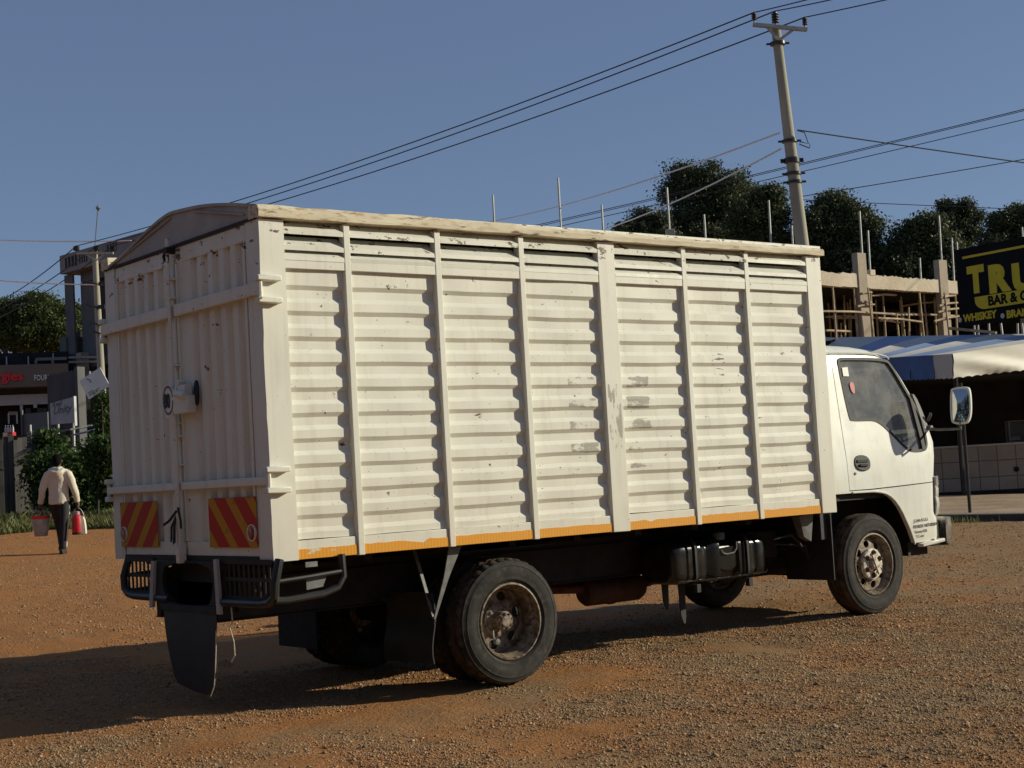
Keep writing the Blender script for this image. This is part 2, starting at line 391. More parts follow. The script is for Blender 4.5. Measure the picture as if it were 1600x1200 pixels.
pn = t.step(t.math('ADD', t.noise(.95,4,.6), t.math('MULTIPLY', t.noise(3.2,5), .4)), .60, .82)
c = t.ramp(rp, [(0.,(.18,.10,.055)),(.35,(.40,.225,.11)),(.6,(.32,.20,.115)),(.8,(.46,.29,.16)),(.97,(.47,.31,.17)),(1.,(.52,.40,.26))])
c = t.mix(t.math('MULTIPLY', pn, .7), c, t.mix(rp, (.19,.14,.082), (.44,.33,.195)))
M['stone'] = t.done(c, .9, spec=.2)
tag(link('gravel', np_mesh('gravel', V, F, M['stone'])), 'loose brown gravel stones scattered over the dirt yard', 'gravel', kind='stuff')

# ------------------------------------------------------------------ light
AZ, EL = R(31.), R(21.)
sdir = Vector((math.cos(AZ)*math.cos(EL), -math.sin(AZ)*math.cos(EL), math.sin(EL)))
sl = bpy.data.lights.new('sun','SUN'); so = bpy.data.objects.new('sun', sl); COL.objects.link(so)
sl.energy = 4.5; sl.angle = R(.5); sl.color = (1.,.92,.71); so.rotation_euler = sdir.to_track_quat('Z','Y').to_euler(); so.location = (20,-20,30)
wd = bpy.data.worlds.new('World'); SC.world = wd; wd.use_nodes = True; nt = wd.node_tree
sk = nt.nodes.new('ShaderNodeTexSky'); sk.sky_type = 'NISHITA'; sk.sun_disc = False
sk.sun_elevation = EL; sk.sun_rotation = R(90)+AZ; sk.air_density = 1.; sk.dust_density = 1.0; sk.ozone_density = 2.2; sk.altitude = 1800
bg = nt.nodes['Background']; bg.inputs[1].default_value = .085; hz_ = nt.nodes.new('ShaderNodeMix'); hz_.data_type = 'RGBA'; hz_.inputs[0].default_value = .46; hz_.inputs[7].default_value = (1.72,2.30,3.95,1)
nt.links.new(sk.outputs[0], hz_.inputs[6]); nt.links.new(hz_.outputs[2], bg.inputs[0])       # flat blue haze colour mixed evenly into the sky
SC.view_settings.view_transform = 'Standard'; SC.view_settings.look = 'None'; SC.view_settings.exposure = 0.; SC.view_settings.gamma = 1.
SC.cycles.max_bounces = 6; SC.cycles.diffuse_bounces = 3; SC.cycles.transparent_max_bounces = 12
# ------------------------------------------------------------------ the truck (x forward, y across, origin under its rear right corner)
W, L = 2.22, 4.92
TR = thing('box_truck', (2.5,1.1,0), 'white high-sided box truck with corrugated cargo body and black fuel tank, parked on the dirt', 'truck')
def tp(mb, name, mat, parent=None, bevel=0., smooth=30): return part(mb, name, M[mat] if isinstance(mat,str) else mat, parent or TR, bevel, smooth)
def mir(mb):                             # the same shape on the far side of the body
    m = MB(); m.v = [(x, W-y, z) for x, y, z in mb.v]; m.f = [f[::-1] for f in mb.f]; return m
RIBS = [(.575,.62),(1.245,1.29),(1.92,1.965),(2.61,2.765),(3.41,3.455),(4.06,4.105)]
EDG = [.165]+[e for r in RIBS for e in r]+[4.75]; BAYS = [(EDG[i],EDG[i+1]) for i in range(0,len(EDG),2)]
ZP, PER = 2.515, .151
YR, YC = .029, .047
prof = [(YR,2.625)]
for k in range(10):
    c = ZP-k*PER; prof += [(YR,c+.012),(YC,c-.014),(YC,c-.062),(YR,c-.090)]
prof = [p for p in prof if p[1] > 1.03]+[(YR,1.028)]
def corr(xs, prof, seed):
    r_ = random.Random(seed); mb = MB(); m = len(prof); vs = []
    ph = [r_.random()*6 for _ in range(4)]
    for x in xs:
        for (y, z) in prof:
            d = .0035*math.sin(x*2.3+z*3.1+ph[0])+.0026*math.sin(x*7.1-z*4+ph[1])+.0012*math.sin(x*13+z*17+ph[2])+r_.uniform(-.0007,.0007)
            vs.append((x, y+d, z+d*.6))
    fs = [(i*m+j,i*m+j+1,(i+1)*m+j+1,(i+1)*m+j) for i in range(len(xs)-1) for j in range(m-1)]
    return mb.add(vs, fs)
for side in (0, 1):
    fl = (lambda m: m) if side == 0 else mir
    sp = tp(fl(corr(list(np.linspace(.14,4.78,70)), prof, 5)), 'side_panel', 'cargo', None, smooth=25)
    for i, (a, b) in enumerate(RIBS):
        w = MB(); w.box(a,b,0,.056,.912,2.905); tp(fl(w), 'side_rib', 'cargo', sp, .004)
    for a, b in BAYS:
        m = MB(); m.box(a,b,.003,.04,2.622,2.674); tp(fl(m), 'waist_rail', 'cargo', sp, .003)
        for lb in (2.827,2.732,2.672):
            m = MB(); lip = .026; r_ = [random.uniform(-.002,.002) for _ in range(4)]
            sl_ = 0 if side == 0 else .016
            sec = [(.002+r_[0],lb),(.002+r_[1],lb+lip),(.078,lb+lip+.067+sl_),(.080,lb+lip+.063+sl_),(.006+r_[1],lb+lip-.003),(.006+r_[0],lb)]
            m.loft([[(a+.001,y,z) for y, z in sec],[(b-.001,y,z) for y, z in sec]])
            tp(fl(m), 'louvre_slat', 'cargo', sp, 0, 20)
        m = MB(); m.box(a,b,.012,.04,.916,1.026); tp(fl(m), 'lower_rail', 'cargo', sp, .003)
        m = MB(); r_ = random.Random(int(a*100)); n = 14; top = [.976+r_.uniform(-.003,.003) for _ in range(n)]
        if abs(a-.62) < .01: top[8] = .962; top[9] = .955; top[7] = .968
        if abs(a-2.765) < .01: top[4] = .963
        xs = [a+.004+(b-a-.006)*i/(n-1) for i in range(n)]
        m.poly([(xs[i],.918) for i in range(n)]+[(xs[i],top[i]) for i in range(n-1,-1,-1)], lambda p,q,k: (p,.0085+.003*k,q), th=1)
        tp(fl(m), 'reflective_strip', 'tape', sp, 0)
    m = MB(); m.box(4.75,4.92,0,.16,.912,2.905); tp(fl(m), 'front_post', 'cargo', None, .006)
    m = MB(); n = 24; pts = []                       # battered rear corner post
    r_ = random.Random(4)
    for i in range(n+1):
        z = .915+(2.905-.915)*i/n; j = r_.uniform(-.003,.003) if 0 < i < n else 0
        pts.append([(.0+j,.0-j*.5,z),(.165,.0+j*.3,z),(.165,.05,z),(.05,.165,z),(.0+j*.4,.165,z)])
    m.loft(pts); cp = tp(fl(m), 'corner_post', 'cargo', None, 0, 25)
    for zc in (2.555,2.425,1.445,1.325):               # hinge lugs of the door bars
        m = MB(); m.box(-.045,.115,-.045,.012,zc-.018,zc+.018); tp(fl(m), 'hinge_lug', 'cargo', cp, .008)
    for zc in (2.49,1.385):
        m = MB(); m.tube([(-.02,-.022,zc-.045),(-.02,-.022,zc+.045)],.014,8); tp(fl(m), 'hinge_pin', 'cargo', cp)
    # bent top rail
    m = MB(); rings = []; r_ = random.Random(9)
    for i in range(46):
        x = -.012+4.955*i/45; d = r_.uniform(-.004,.004); e = r_.uniform(-.005,.004); s = .016*math.sin(x*1.1+.5)
        rings.append([(x,-.028+d,2.912+.5*e+s*.2),(x,-.030+d,2.945+s*.3),(x,-.018+d,2.984+e+s*.3-.004*x),(x,.09,2.990+e+s*.3-.004*x),(x,.10,2.912)])
    m.loft(rings); tp(fl(m), 'top_rail', 'rail', None, 0, 25)
# arched roof, rear gable, front bulkhead, floor
arch = [(0,2.985),(.15,3.015),(.33,3.05),(.66,3.10),(1.0,3.128),(1.2,3.13),(1.5,3.075),(1.8,3.0),(2.05,2.945),(2.22,2.915)]
def catm(p, n=4):
    out = []
    for i in range(len(p)-1):
        a, b, c, d = [Vector(p[max(0,min(len(p)-1,i+k))]) for k in (-1,0,1,2)]
        for j in range(n):
            u = j/n; out.append(tuple(.5*((2*b)+(c-a)*u+(2*a-5*b+4*c-d)*u*u+(3*b-a-3*c+d)*u**3)))
    return out+[p[-1]]
archs = catm(arch)
m = MB(); m.loft([[(x,y,z) for y, z in archs]+[(x,y,z-.02) for y, z in archs[::-1]] for x in np.linspace(.02,4.93,12)])
rf = tp(m, 'roof', 'cargo', None, 0, 25)
m = MB(); m.loft([[(x,y,z+.005) for y, z in archs]+[(x,y,z-.014) for y, z in archs[::-1]] for x in (-.010,.016)]); tp(m, 'roof_edge_trim', 'greypaint', rf, 0, 25)
m = MB(); m.poly([(.0,2.905),(2.22,2.905)]+[(y,z-.01) for y, z in archs[::-1]], lambda p,q,k: (.004+.02*k,p,q), th=1); gb = tp(m, 'gable_panel', 'greypaint')
m = MB(); m.bar((-.002,2.16,2.915),(-.002,1.14,3.10),.008,.008); m.bar((-.004,.16,2.955),(-.004,.80,3.085),.012,.01); tp(m, 'gable_stay', 'greypaint', gb)
m = MB(); m.bar((-.004,.02,2.915),(-.004,2.2,2.912),.012,.016); tp(m, 'gable_sill', 'blackdull', gb)
m = MB(); m.box(4.86,4.90,.052,W-.052,.95,2.90); tp(m, 'front_bulkhead', 'cargo')
m = MB(); m.poly([(.0,2.902),(2.22,2.902)]+[(y,z-.018) for y, z in archs[::-1]], lambda p,q,k: (4.88+.02*k,p,q), th=1); tp(m, 'gable_panel', 'cargo')
m = MB(); m.box(.17,4.85,W-.105,W-.09,.96,2.93); tp(m, 'dark_gap_sheet', 'chassis')  # dark sheet added inside so the louvre gaps show black
m = MB(); m.box(.03,4.9,.05,W-.05,.93,.955); fl_ = tp(m, 'cargo_floor', 'chassis')
for i in range(9):
    m = MB(); m.box(.15+.56*i,.21+.56*i,.16,W-.16,.87,.929); tp(m, 'floor_bearer', 'chassis', fl_)
m = MB(); m.box(-.004,.03,.17,W-.17,.912,.945); tp(m, 'rear_sill', 'blackdull', fl_)
# rear doors with vertical corrugation
def door(y0, y1, seed):
    w = abs(y1-y0); s = 1 if y1 > y0 else -1; per = .150; pr = []
    u = .05; pr.append((0.,.008)); pr.append((.045,.008))
    while u+per < w-.03:
        pr += [(u+.020,.038),(u+.066,.038),(u+.088,.008),(u+per-.004,.008)]; u += per
    pr.append((w,.008)); r_ = random.Random(seed); vs = []; zs = list(np.linspace(1.035,2.80,20)); m_ = len(pr)
    for z in zs:
        for (q, x) in pr:
            d = .002*math.sin(z*4+q*9+seed)+r_.uniform(-.0006,.0006); vs.append((x+d, y0+s*q, z))
    mb = MB().add(vs, [(i*m_+j,i*m_+j+1,(i+1)*m_+j+1,(i+1)*m_+j) for i in range(len(zs)-1) for j in range(m_-1)])
    return mb
for (ya, yb, hz_, hy, nm) in ((.178,1.112,'hazR',(.165,.770),0),(2.042,1.128,'hazL',(1.505,2.085),1)):
    d = tp(door(ya,yb,3+nm), 'rear_door', 'cargo', None, 0, 25)
    lo, hi = min(ya,yb), max(ya,yb)
    m = MB(); m.box(.004,.03,lo,hi,2.80,2.90); tp(m, 'door_frame', 'cargo', d, .003)
    m = MB(); m.box(.004,.03,lo,hi,.946,1.034); tp(m, 'door_frame', 'cargo', d, .003)
    m = MB(); m.box(-.004,.03,lo,lo+.028,1.036,2.798); m.box(-.004,.03,hi-.028,hi,1.036,2.798); tp(m, 'door_stile', 'cargo', d, .003)
    for zb, zt in ((2.458,2.535),(1.358,1.408)):
        m = MB(); a, b = (-.03,1.095) if nm == 0 else (1.145,2.25)
        m.box(-.034,-.006,a,b,zb,zt); tp(m, 'door_bar', 'cargo', d, .006)
    m = MB(); m.box(-.012,-.007,hy[0],hy[1],1.0,1.298); hp = tp(m, 'hazard_panel', hz_, d, .002)
    ry = hy[0]+.055 if nm == 0 else hy[1]-.055
    m = MB(); m.lathe([(.0,-.018),(.034,-.018),(.040,-.015),(.042,-.011)], (0,ry,1.085), 24, 'x'); m2 = MB()
    tp(m, 'round_reflector', 'redglass', hp)
    m2.lathe([(.043,-.01),(.045,-.022),(.050,-.022),(.052,-.009)], (0,ry,1.085), 24, 'x'); tp(m2, 'reflector_ring', 'cargo', hp)
# lock rod, lock box with the number plate, rag tied to the rod
m = MB(); m.tube([(-.045,1.12,2.96),(-.045,1.122,2.42),(-.048,1.118,2.0)],.012,8); m.tube([(-.045,1.115,1.85),(-.045,1.12,1.2),(-.045,1.118,.93)],.017,8)
lr = tp(m, 'lock_rod', 'cargo')
m = MB(); m.box(-.06,.0,1.10,1.14,2.865,2.905); m.tube([(-.05,1.14,2.88),(-.05,1.165,2.85),(-.045,1.155,2.82)],.010,6); tp(m, 'rod_catch', 'blackdull', lr)
for z in (2.70,2.58,2.15,1.78,1.70,1.52):
    m = MB(); m.box(-.052,-.004,1.09,1.18,z-.006,z+.006); tp(m, 'rod_bracket', 'cargo', lr)
m = MB(); m.box(-.066,-.01,1.095,1.14,.90,1.00); tp(m, 'rod_foot', 'cargo', lr, .006)
m = MB(); m.box(-.07,-.008,.875,1.075,1.835,1.945); m.obox((-.04,1.045,1.985),Vector((1,0,0)),Vector((0,.8,.6)),Vector((0,-.6,.8)),.030,.012,.075)
m.obox((-.04,.965,1.97),Vector((1,0,0)),Vector((0,1,0)),Vector((0,0,1)),.028,.05,.045)
lk = tp(m, 'lock_box', 'cargo', None, .006)
m = MB(); m.tube([(-.082,1.01,1.965),(-.086,.94,1.955),(-.082,.885,1.94)],.022,10); tp(m, 'lock_handle', 'cargo', lk)
m = MB(); m.poly(chaikin([(.87,1.87),(.835,1.90),(.83,2.02),(.87,2.04),(.89,1.97)],1), lambda p,q,k: (-.018+.012*k,p,q), th=1); tp(m, 'lock_slot', 'blackdull', lk)
octo = [(1.150+.088*math.cos(R(22.5+45*i)), 1.925+.113*math.sin(R(22.5+45*i))) for i in range(8)]
m = MB(); m.poly(octo, lambda p,q,k: (-.066+.006*k,p,q), th=1); pl = tp(m, 'speed_plate', 'whitesign')
ring = [(1.152+.074*math.cos(R(12*i)), 1.93+.094*math.sin(R(12*i))) for i in range(30)]
m = MB(); m.poly(ring, lambda p,q,k: (-.069+.002*k,p,q), holes=[[(1.152+(p-1.152)*.84,1.93+(q-1.93)*.84) for p, q in ring]], th=1); tp(m, 'plate_ring', 'greyink', pl)
o = link('plate_number', text_mesh('80', .125, M['ink'], lambda a,b,c: Vector((-.071-c*.3, 1.205-a*.66, 1.885+b)), bold=.003), pl)
m = MB()
for k in range(12):
    a = random.uniform(-1,1); m.tube([(-.06,1.125,1.20),(-.075,1.14+.03*a,1.13),(-.075+.01*a,1.15+.05*a,1.02+.04*random.random())],.005,5)
m.tube([(-.06,1.11,1.23),(-.07,1.2,1.17),(-.07,1.28,1.145)],.009,6); m.tube([(-.05,1.10,1.24),(-.07,1.07,1.25),(-.06,1.06,1.17),(-.05,1.08,1.12)],.007,6)
tp(m, 'tied_rope', 'darkrope', lr)

# chassis, axles, springs, drive line
for yy in (.68,1.49):
    m = MB(); m.box(-.02,6.25,yy,yy+.06,.555,.80); m.box(-.02,6.25,yy-.012,yy+.072,.545,.556); cr = tp(m, 'chassis_rail', 'chassis', None, .004)
m = MB(); m.box(.02,4.9,.70,.76,.80,.85); m.box(.02,4.9,1.46,1.52,.80,.85); tp(m, 'subframe', 'chassis')
for x in (.1,.9,2.4,3.4,4.6,6.1):
    m = MB(); m.box(x,x+.07,.742,1.488,.60,.77); tp(m, 'cross_member', 'chassis')
XR, ZR, XF, ZF, RT = 1.72, .402, 5.506, .4675, .4046
m = MB(); m.tube([(XR,.30,ZR),(XR,.9,ZR),(XR,1.95,ZR)],.065,12); m.lathe([(0,-.2),(.12,-.16),(.17,-.05),(.17,.05),(.12,.16),(0,.2)],(XR,1.15,ZR),20,'y'); tp(m, 'rear_axle', 'chassis')
m = MB(); m.bar((XF,.3,ZF-.06),(XF,1.95,ZF-.06),.08,.09); tp(m, 'front_axle', 'chassis')
m = MB(); m.tube([(1.85,1.12,.42),(3.2,1.1,.52),(4.9,1.1,.6)],.045,10); tp(m, 'propeller_shaft', 'rust')
m = MB(); m.box(4.7,6.1,.85,1.4,.40,1.0); tp(m, 'engine_block', 'chassis', None, .05)
for yy in (.60,1.56):
    for xc, zc, hl in ((XR,ZR+.07,.62),(XF,ZF+.05,.6)):
        m = MB()
        for k in range(5):
            h = hl*(1-.14*k); m.tube([(xc-h,yy,zc+.12-.012*k),(xc-h*.5,yy,zc+.03-.012*k),(xc,yy,zc-.014*k),(xc+h*.5,yy,zc+.03-.012*k),(xc+h,yy,zc+.12-.012*k)],.016,6)
        tp(m, 'leaf_spring', 'chassis')
m = MB(); m.lathe([(0,-.30),(.085,-.29),(.105,-.26),(.105,-.06),(.112,-.05),(.112,-.01),(.105,0),(.105,.24),(.085,.28),(0,.29)],(3.40,.95,.435),20,'x'); sil = tp(m, 'silencer', 'redprimer')
m = MB(); m.tube([(2.35,.93,.50),(2.7,.94,.49),(3.12,.95,.46)],.032,10); tp(m, 'tail_pipe', 'rust', sil)
m = MB(); m.tube([(3.66,.95,.44),(3.95,.98,.47),(4.6,1.0,.55)],.032,10); tp(m, 'exhaust_pipe', 'rust', sil)
m = MB(); m.box(2.3,2.9,1.45,1.7,.50,.75); tp(m, 'battery_box', 'chassis', None, .02)
m = MB(); m.box(4.40,4.75,.48,.66,.58,.80); tp(m, 'air_tank_bracket', 'chassis', None, .02)
m = MB(); m.tube([(4.45,.25,.74),(4.6,.2,.76),(4.7,.22,.70),(4.85,.3,.62)],.012,6); m.tube([(4.5,.3,.70),(4.8,.24,.66),(4.9,.3,.55)],.008,6); tp(m, 'brake_hose', 'blackdull')

# wheels
def tyre_mb(lug, w=.215, n=144):
    half = [(.246,.036),(.254,.014),(.266,.005),(.272,.0015),(.277,.003),(.300,-.003),(.330,-.004),(.352,.001),(.356,-.001),(.361,.003),(.378,.012),(.386,.013),(.392,.024),(.398,.033),(RT-.001,.046)]
    g = [(RT,.062),(RT-.009,.064),(RT-.009,.072),(RT,.074),(RT,.098),(RT-.009,.100)] 
    pr = half+g; pr = pr+[(r_,w-y) for r_, y in pr[::-1]]
    def rf(i, j, r_):
        if lug and r_ > .388 and (j < 17 or j >= len(pr)-17) and i % 4 == 0: return r_-.011
        if lug and r_ > .40 and i % 4 == 2 and 17 <= j < len(pr)-17: return r_-.008
        return r_
    return pr, n, rf
def wheel(name, xc, yc, zc, s, kind, lug, steer=0.):
    """yc = outer face; s = +1 when the wheel grows towards +y (near side), -1 on the far side"""
    T = lambda mb: mb if s > 0 else None
    def put(mb, nm, mat, parent, smooth=30):
        m = MB(); ca, sa = math.cos(steer), math.sin(steer)
        for (x, y, z) in mb.v:
            yy = y*s; xx = x*ca-yy*sa; yy = x*sa+yy*ca; m.v.append((xc+xx, yc+yy, zc+z))
        m.f = [f if s > 0 else f[::-1] for f in mb.f]
        return tp(m, nm, mat, parent, 0, smooth)
    pr, n, rf = tyre_mb(lug); m = MB(); m.lathe(pr, (0,0,0), n, 'y', rf)
    ty = put(m, name, 'rubber', None, 35)
    ty.data.materials.append(M['tread'])
    for p in ty.data.polygons:
        c = p.center; rr = math.hypot(c.x-xc, c.z-zc)
        if rr > .3935: p.material_index = 1
    m = MB(); m.lathe([(.247,.040),(.250,.018),(.246,.008),(.236,.006),(.230,.020),(.226,.05),(.216,.062),(.211,.075),(.209,.158),(.214,.170),(.226,.185),(.246,.20)],(0,0,0),64)
    RM = 'chassis' if 'inner' in name else 'rim'; rim = put(m, 'rim', RM, ty, 40)  # inner rims painted chassis black to stand for the shade under the body
    def disc(yo, ri, ro, rh, nh, hr, hs, mat, cone=0.):
        out = [(ro*math.cos(R(6*i)), ro*math.sin(R(6*i))) for i in range(60)]
        holes = [[(ri*math.cos(R(12*i)), ri*math.sin(R(12*i))) for i in range(30)]]
        for k in range(nh):
            a = R(360/nh*k+hs); hole = []
            for i in range(16):
                b = R(22.5*i); u = rh+hr*.95*math.cos(b); v_ = hr*1.15*math.sin(b)
                hole.append((u*math.cos(a)-v_*math.sin(a), u*math.sin(a)+v_*math.cos(a)))
            holes.append(hole)
        mb = MB(); mb.poly(out, lambda p,q,k: (p, yo+.010*k+cone*max(0,(math.hypot(p,q)-ri)), q), holes=holes, th=1)
        return put(mb, 'wheel_disc', mat, ty, 20)
    if kind == 'dish':
        disc(.160,.095,.208,.158,6,.032,15,RM)
        m = MB(); m.lathe([(.105,.165),(.11,.148),(.098,.140),(.06,.140)],(0,0,0),32); put(m, 'hub_flange', 'hub', ty)
        m = MB(); m.lathe([(.060,.165),(.062,.075),(.055,.067),(.038,.065),(.036,.055),(0,.053)],(0,0,0),28); put(m, 'hub', 'hub', ty)
        for k in range(8):
            a = R(45*k+10); m = MB(); m.lathe([(0,.055),(.008,.056),(.009,.070)],(.047*math.cos(a),0,.047*math.sin(a)),6); put(m, 'hub_bolt', 'rust', ty)
        for k in range(6):
            a = R(60*k+20); m = MB(); m.lathe([(0,.128),(.011,.130),(.013,.142)],(.082*math.cos(a),0,.082*math.sin(a)),6); put(m, 'wheel_nut', 'hub', ty)
        m = MB(); m.lathe([(0,.02),(.018,.022),(.022,.032),(.018,.05),(0,.05)],(-.105,0,-.12),14); m.tube([(-.105,.04,-.12),(-.13,.035,-.09),(-.12,.05,-.05)],.006,6); put(m, 'valve_stem', 'steel', ty)
    else:
        disc(.050,.118,.210,.165,8,.029,10,'rim',-.10+.22)
        m = MB(); m.lathe([(.124,.055),(.127,.030),(.120,.022),(.100,.018),(.06,.018)],(0,0,0),40); put(m, 'hub_flange', 'hubcream', ty)
        m = MB(); m.lathe([(.046,.03),(.044,-.004),(.036,-.012),(.015,-.014),(0,-.014)],(0,0,0),28); put(m, 'hub', 'hubcream', ty)
        m = MB(); m.obox((0,-.012,0),Vector((.42,0,-.9)).normalized(),Vector((.9,0,.42)).normalized(),Vector((0,1,0)),.085,.018,.008); put(m, 'hub_strap', 'hubcream', ty)
        for k in range(6):
            a = R(60*k+25); m = MB(); m.lathe([(0,-.008),(.011,-.007),(.014,-.002),(.016,.008),(.022,.010),(.023,.020)],(.090*math.cos(a),0,.090*math.sin(a)),8); put(m, 'wheel_nut', 'rust', ty)
    m = MB(); m.lathe([(0,.175),(.18,.175),(.19,.19),(.19,.27),(0,.27)],(0,0,0),32); put(m, 'brake_drum', 'chassis', ty)
    return ty
wheel('rear_wheel', XR, .03, ZR, 1, 'dish', True)
wheel('inner_rear_wheel', XR, .545, ZR, -1, 'dish', True)
wheel('rear_wheel', XR, W-.03, ZR, -1, 'dish', True)
wheel('inner_rear_wheel', XR, W-.545, ZR, 1, 'dish', True)
wheel('front_wheel', XF, .14, ZF, 1, 'hub', False, R(2.))
wheel('front_wheel', XF, W-.14, ZF, -1, 'hub', False, R(2.))

# fuel tank with its two straps
def rsec(y0, y1, z0, z1, r, n=5):
    out = []
    for cy, cz, a0 in ((y1-r,z1-r,0),(y0+r,z1-r,90),(y0+r,z0+r,180),(y1-r,z0+r,270)):
        for i in range(n+1): a = R(a0+90*i/n); out.append((cy+r*math.cos(a), cz+r*math.sin(a)))
    return out
m = MB(); rg = []
xs = [(3.38,.05),(3.39,.02),(3.42,.006),(3.46,0),(3.50,0),(3.508,.010),(3.522,.010),(3.53,0),(3.57,0),(3.585,.022),(3.615,.022),(3.63,0),(3.70,.0),(3.712,.010),(3.728,.010),(3.74,0),(3.76,.0),(3.775,-.012),(3.84,-.012),(3.85,.020),(4.04,.020),(4.05,-.008),(4.075,-.008),(4.082,.006),(4.10,.006),(4.108,-.008),(4.115,-.006),(4.13,.022),(4.165,.022),(4.18,0),(4.215,0),(4.222,.008),(4.238,.008),(4.245,0),(4.28,0),(4.325,.006),(4.35,.02),(4.36,.05)]
for x, i in xs: rg.append([(x,y,z) for y, z in rsec(.24+i,.62-i,.475+i*.6,.785-i,.07)])
m.loft(rg); tk = tp(m, 'fuel_tank', 'tank', None, 0, 50)
m = MB(); m.poly(chaikin([(3.85,.66),(3.86,.70),(3.90,.715),(4.0,.72),(4.04,.70),(4.045,.66),(4.04,.55),(3.85,.545)],2), lambda p,q,k: (p,.249+.01*k,q), th=1); tp(m, 'tank_recess', 'tank', tk, .003)
m = MB(); m.tube([(3.87,.237,.70),(3.89,.236,.672),(3.93,.236,.664),(4.0,.236,.672),(4.03,.236,.70),(4.035,.24,.75)],.006,6); tp(m, 'recess_lip', 'steel', tk)
m = MB(); m.lathe([(0,.06),(.045,.055),(.05,.045),(.05,0)],(3.94,.33,.77),20,'z'); tp(m, 'filler_cap', 'steel', tk)
for x in (3.60,4.148):
    m = MB(); s_ = rsec(.238,.63,.468,.793,.07); s2 = rsec(.230,.638,.460,.801,.078)
    m.loft([[(x-.012,y,z) for y, z in s2],[(x+.012,y,z) for y, z in s2]]); m.loft([[(x+.02,y,z) for y, z in rsec(.236,.632,.466,.795,.072)],[(x+.026,y,z) for y, z in rsec(.236,.632,.466,.795,.072)]])
    m.box(x-.02,x+.02,.22,.26,.41,.47); tp(m, 'tank_strap', 'blackdull', tk, .002)
m = MB(); m.tube([(3.40,.232,.50),(3.58,.231,.497)],.006,6); m.tube([(3.62,.231,.495),(4.12,.231,.495)],.007,6); m.tube([(4.18,.231,.497),(4.33,.232,.50),(4.35,.24,.52)],.006,6); tp(m, 'tank_seam', 'tank', tk)
for x, zb in ((3.63,.27),(3.80,.15)):
    m = MB(); m.loft([[(x-.04,.60,.56),(x+.03,.60,.56),(x+.03,.615,.56),(x-.04,.615,.56)],[(x-.03,.60,zb+.06),(x+.02,.60,zb+.05),(x+.02,.612,zb+.05),(x-.03,.612,zb+.06)],[(x-.005,.60,zb),(x+.012,.60,zb),(x+.012,.61,zb),(x-.005,.61,zb)]])
    tp(m, 'hanging_strap', 'flap')
# rear mudflap and its chains, guards
m = MB(); rg = []
for k in range(9):
    z = .63-.44*k/8; bl = .02*math.sin(k*.7); rg.append([(1.17+bl,.13-.01*k/8,z),(1.17+bl+.02*math.sin(k),.40,z-.005),(1.16+bl,.66,z-.01),(1.168+bl,.66,z-.01),(1.178+bl+.02*math.sin(k),.40,z-.005),(1.178+bl,.13-.01*k/8,z)])
m.loft(rg); fp = tp(m, 'mudflap', 'flap', None, 0, 40)
m = MB(); m.bar((1.18,.31,.90),(1.18,.13,.48),.022,.008); tp(m, 'flap_stay', 'steel', fp)
m = MB(); m.loft([[(1.30,.09,.915),(1.40,.09,.915),(1.40,.10,.915),(1.30,.10,.915)],[(1.25,.095,.72),(1.29,.095,.72),(1.29,.105,.72),(1.25,.105,.72)],[(1.16,.10,.47),(1.175,.10,.47),(1.175,.11,.47),(1.16,.11,.47)]]); tp(m, 'flap_bracket', 'steel', fp)
m = MB(); m.tube([(1.17,.12,.48),(1.175,.115,.46),(1.17,.12,.44)],.012,6); tp(m, 'flap_shackle', 'blackdull', fp)
tp(mir(MB().box(1.17,1.178,.12,.66,.2,.58)), 'mudflap', 'chassis')
m = MB(); m.box(1.33,2.2,.14,.58,.862,.868); tp(m, 'rear_mudguard', 'blackdull')
m = MB(); m.box(4.985,5.0,.13,.62,.38,.93); m.box(4.90,4.985,.16,.6,.70,.93); gf = tp(m, 'front_mudflap', 'flap', None, .004)
m = MB(); m.loft([[(4.62,.12,.90),(4.78,.12,.92),(4.78,.2,.92),(4.62,.2,.90)],[(4.68,.14,.74),(4.76,.14,.70),(4.76,.2,.70),(4.68,.2,.74)]]); tp(m, 'body_bracket', 'steel')
# rear underrun guard: bent tube with grilles
ug = thing_part = None
for s in (0, 1):
    m = MB(); fy = (lambda y: y) if s == 0 else (lambda y: W-y-.21)
    m.tube([(.02,fy(-.03),.93),(-.02,fy(-.04),.80),(-.02,fy(-.03),.72),(-.02,fy(.03),.685),(-.02,fy(.12),.675),(-.02,fy(.66),.67)],.026,10)
    m.tube([(-.02,fy(-.03),.70),(.06,fy(-.03),.695),(.30,fy(-.03),.71),(.40,fy(-.03),.74),(.44,fy(-.03),.80),(.44,fy(-.02),.93)],.022,10)
    m.tube([(-.01,fy(-.038),.805),(.2,fy(-.035),.815),(.43,fy(-.03),.83)],.014,8)
    g_ = tp(m, 'rear_guard', 'black'); ug = ug or g_
for y0 in list(np.arange(.04,.60,.062))+list(np.arange(1.62,2.0,.062)):
    m = MB(); m.box(-.005,.0,y0,y0+.024,.69,.925); tp(m, 'guard_bar', 'blackdull', ug)
for a, b in ((.0,.64),(1.58,2.02)):
    m = MB(); m.box(-.0095,-.0055,a,b,.800,.822); tp(m, 'guard_rail', 'blackdull', ug)
    m = MB(); m.box(-.0135,-.0055,a,b,.685,.712); tp(m, 'guard_rail', 'blackdull', ug)
    m = MB(); m.box(-.0135,-.0055,a,b,.90,.93); tp(m, 'guard_rail', 'blackdull', ug)
m = MB(); m.box(.2,.28,-.012,-.004,.87,.90); m.poly([(.2,.74),(.31,.75),(.34,.815),(.2,.80)], lambda p,q,k: (p,-.012+.006*k,q), th=1); tp(m, 'guard_plate', 'steel', ug)
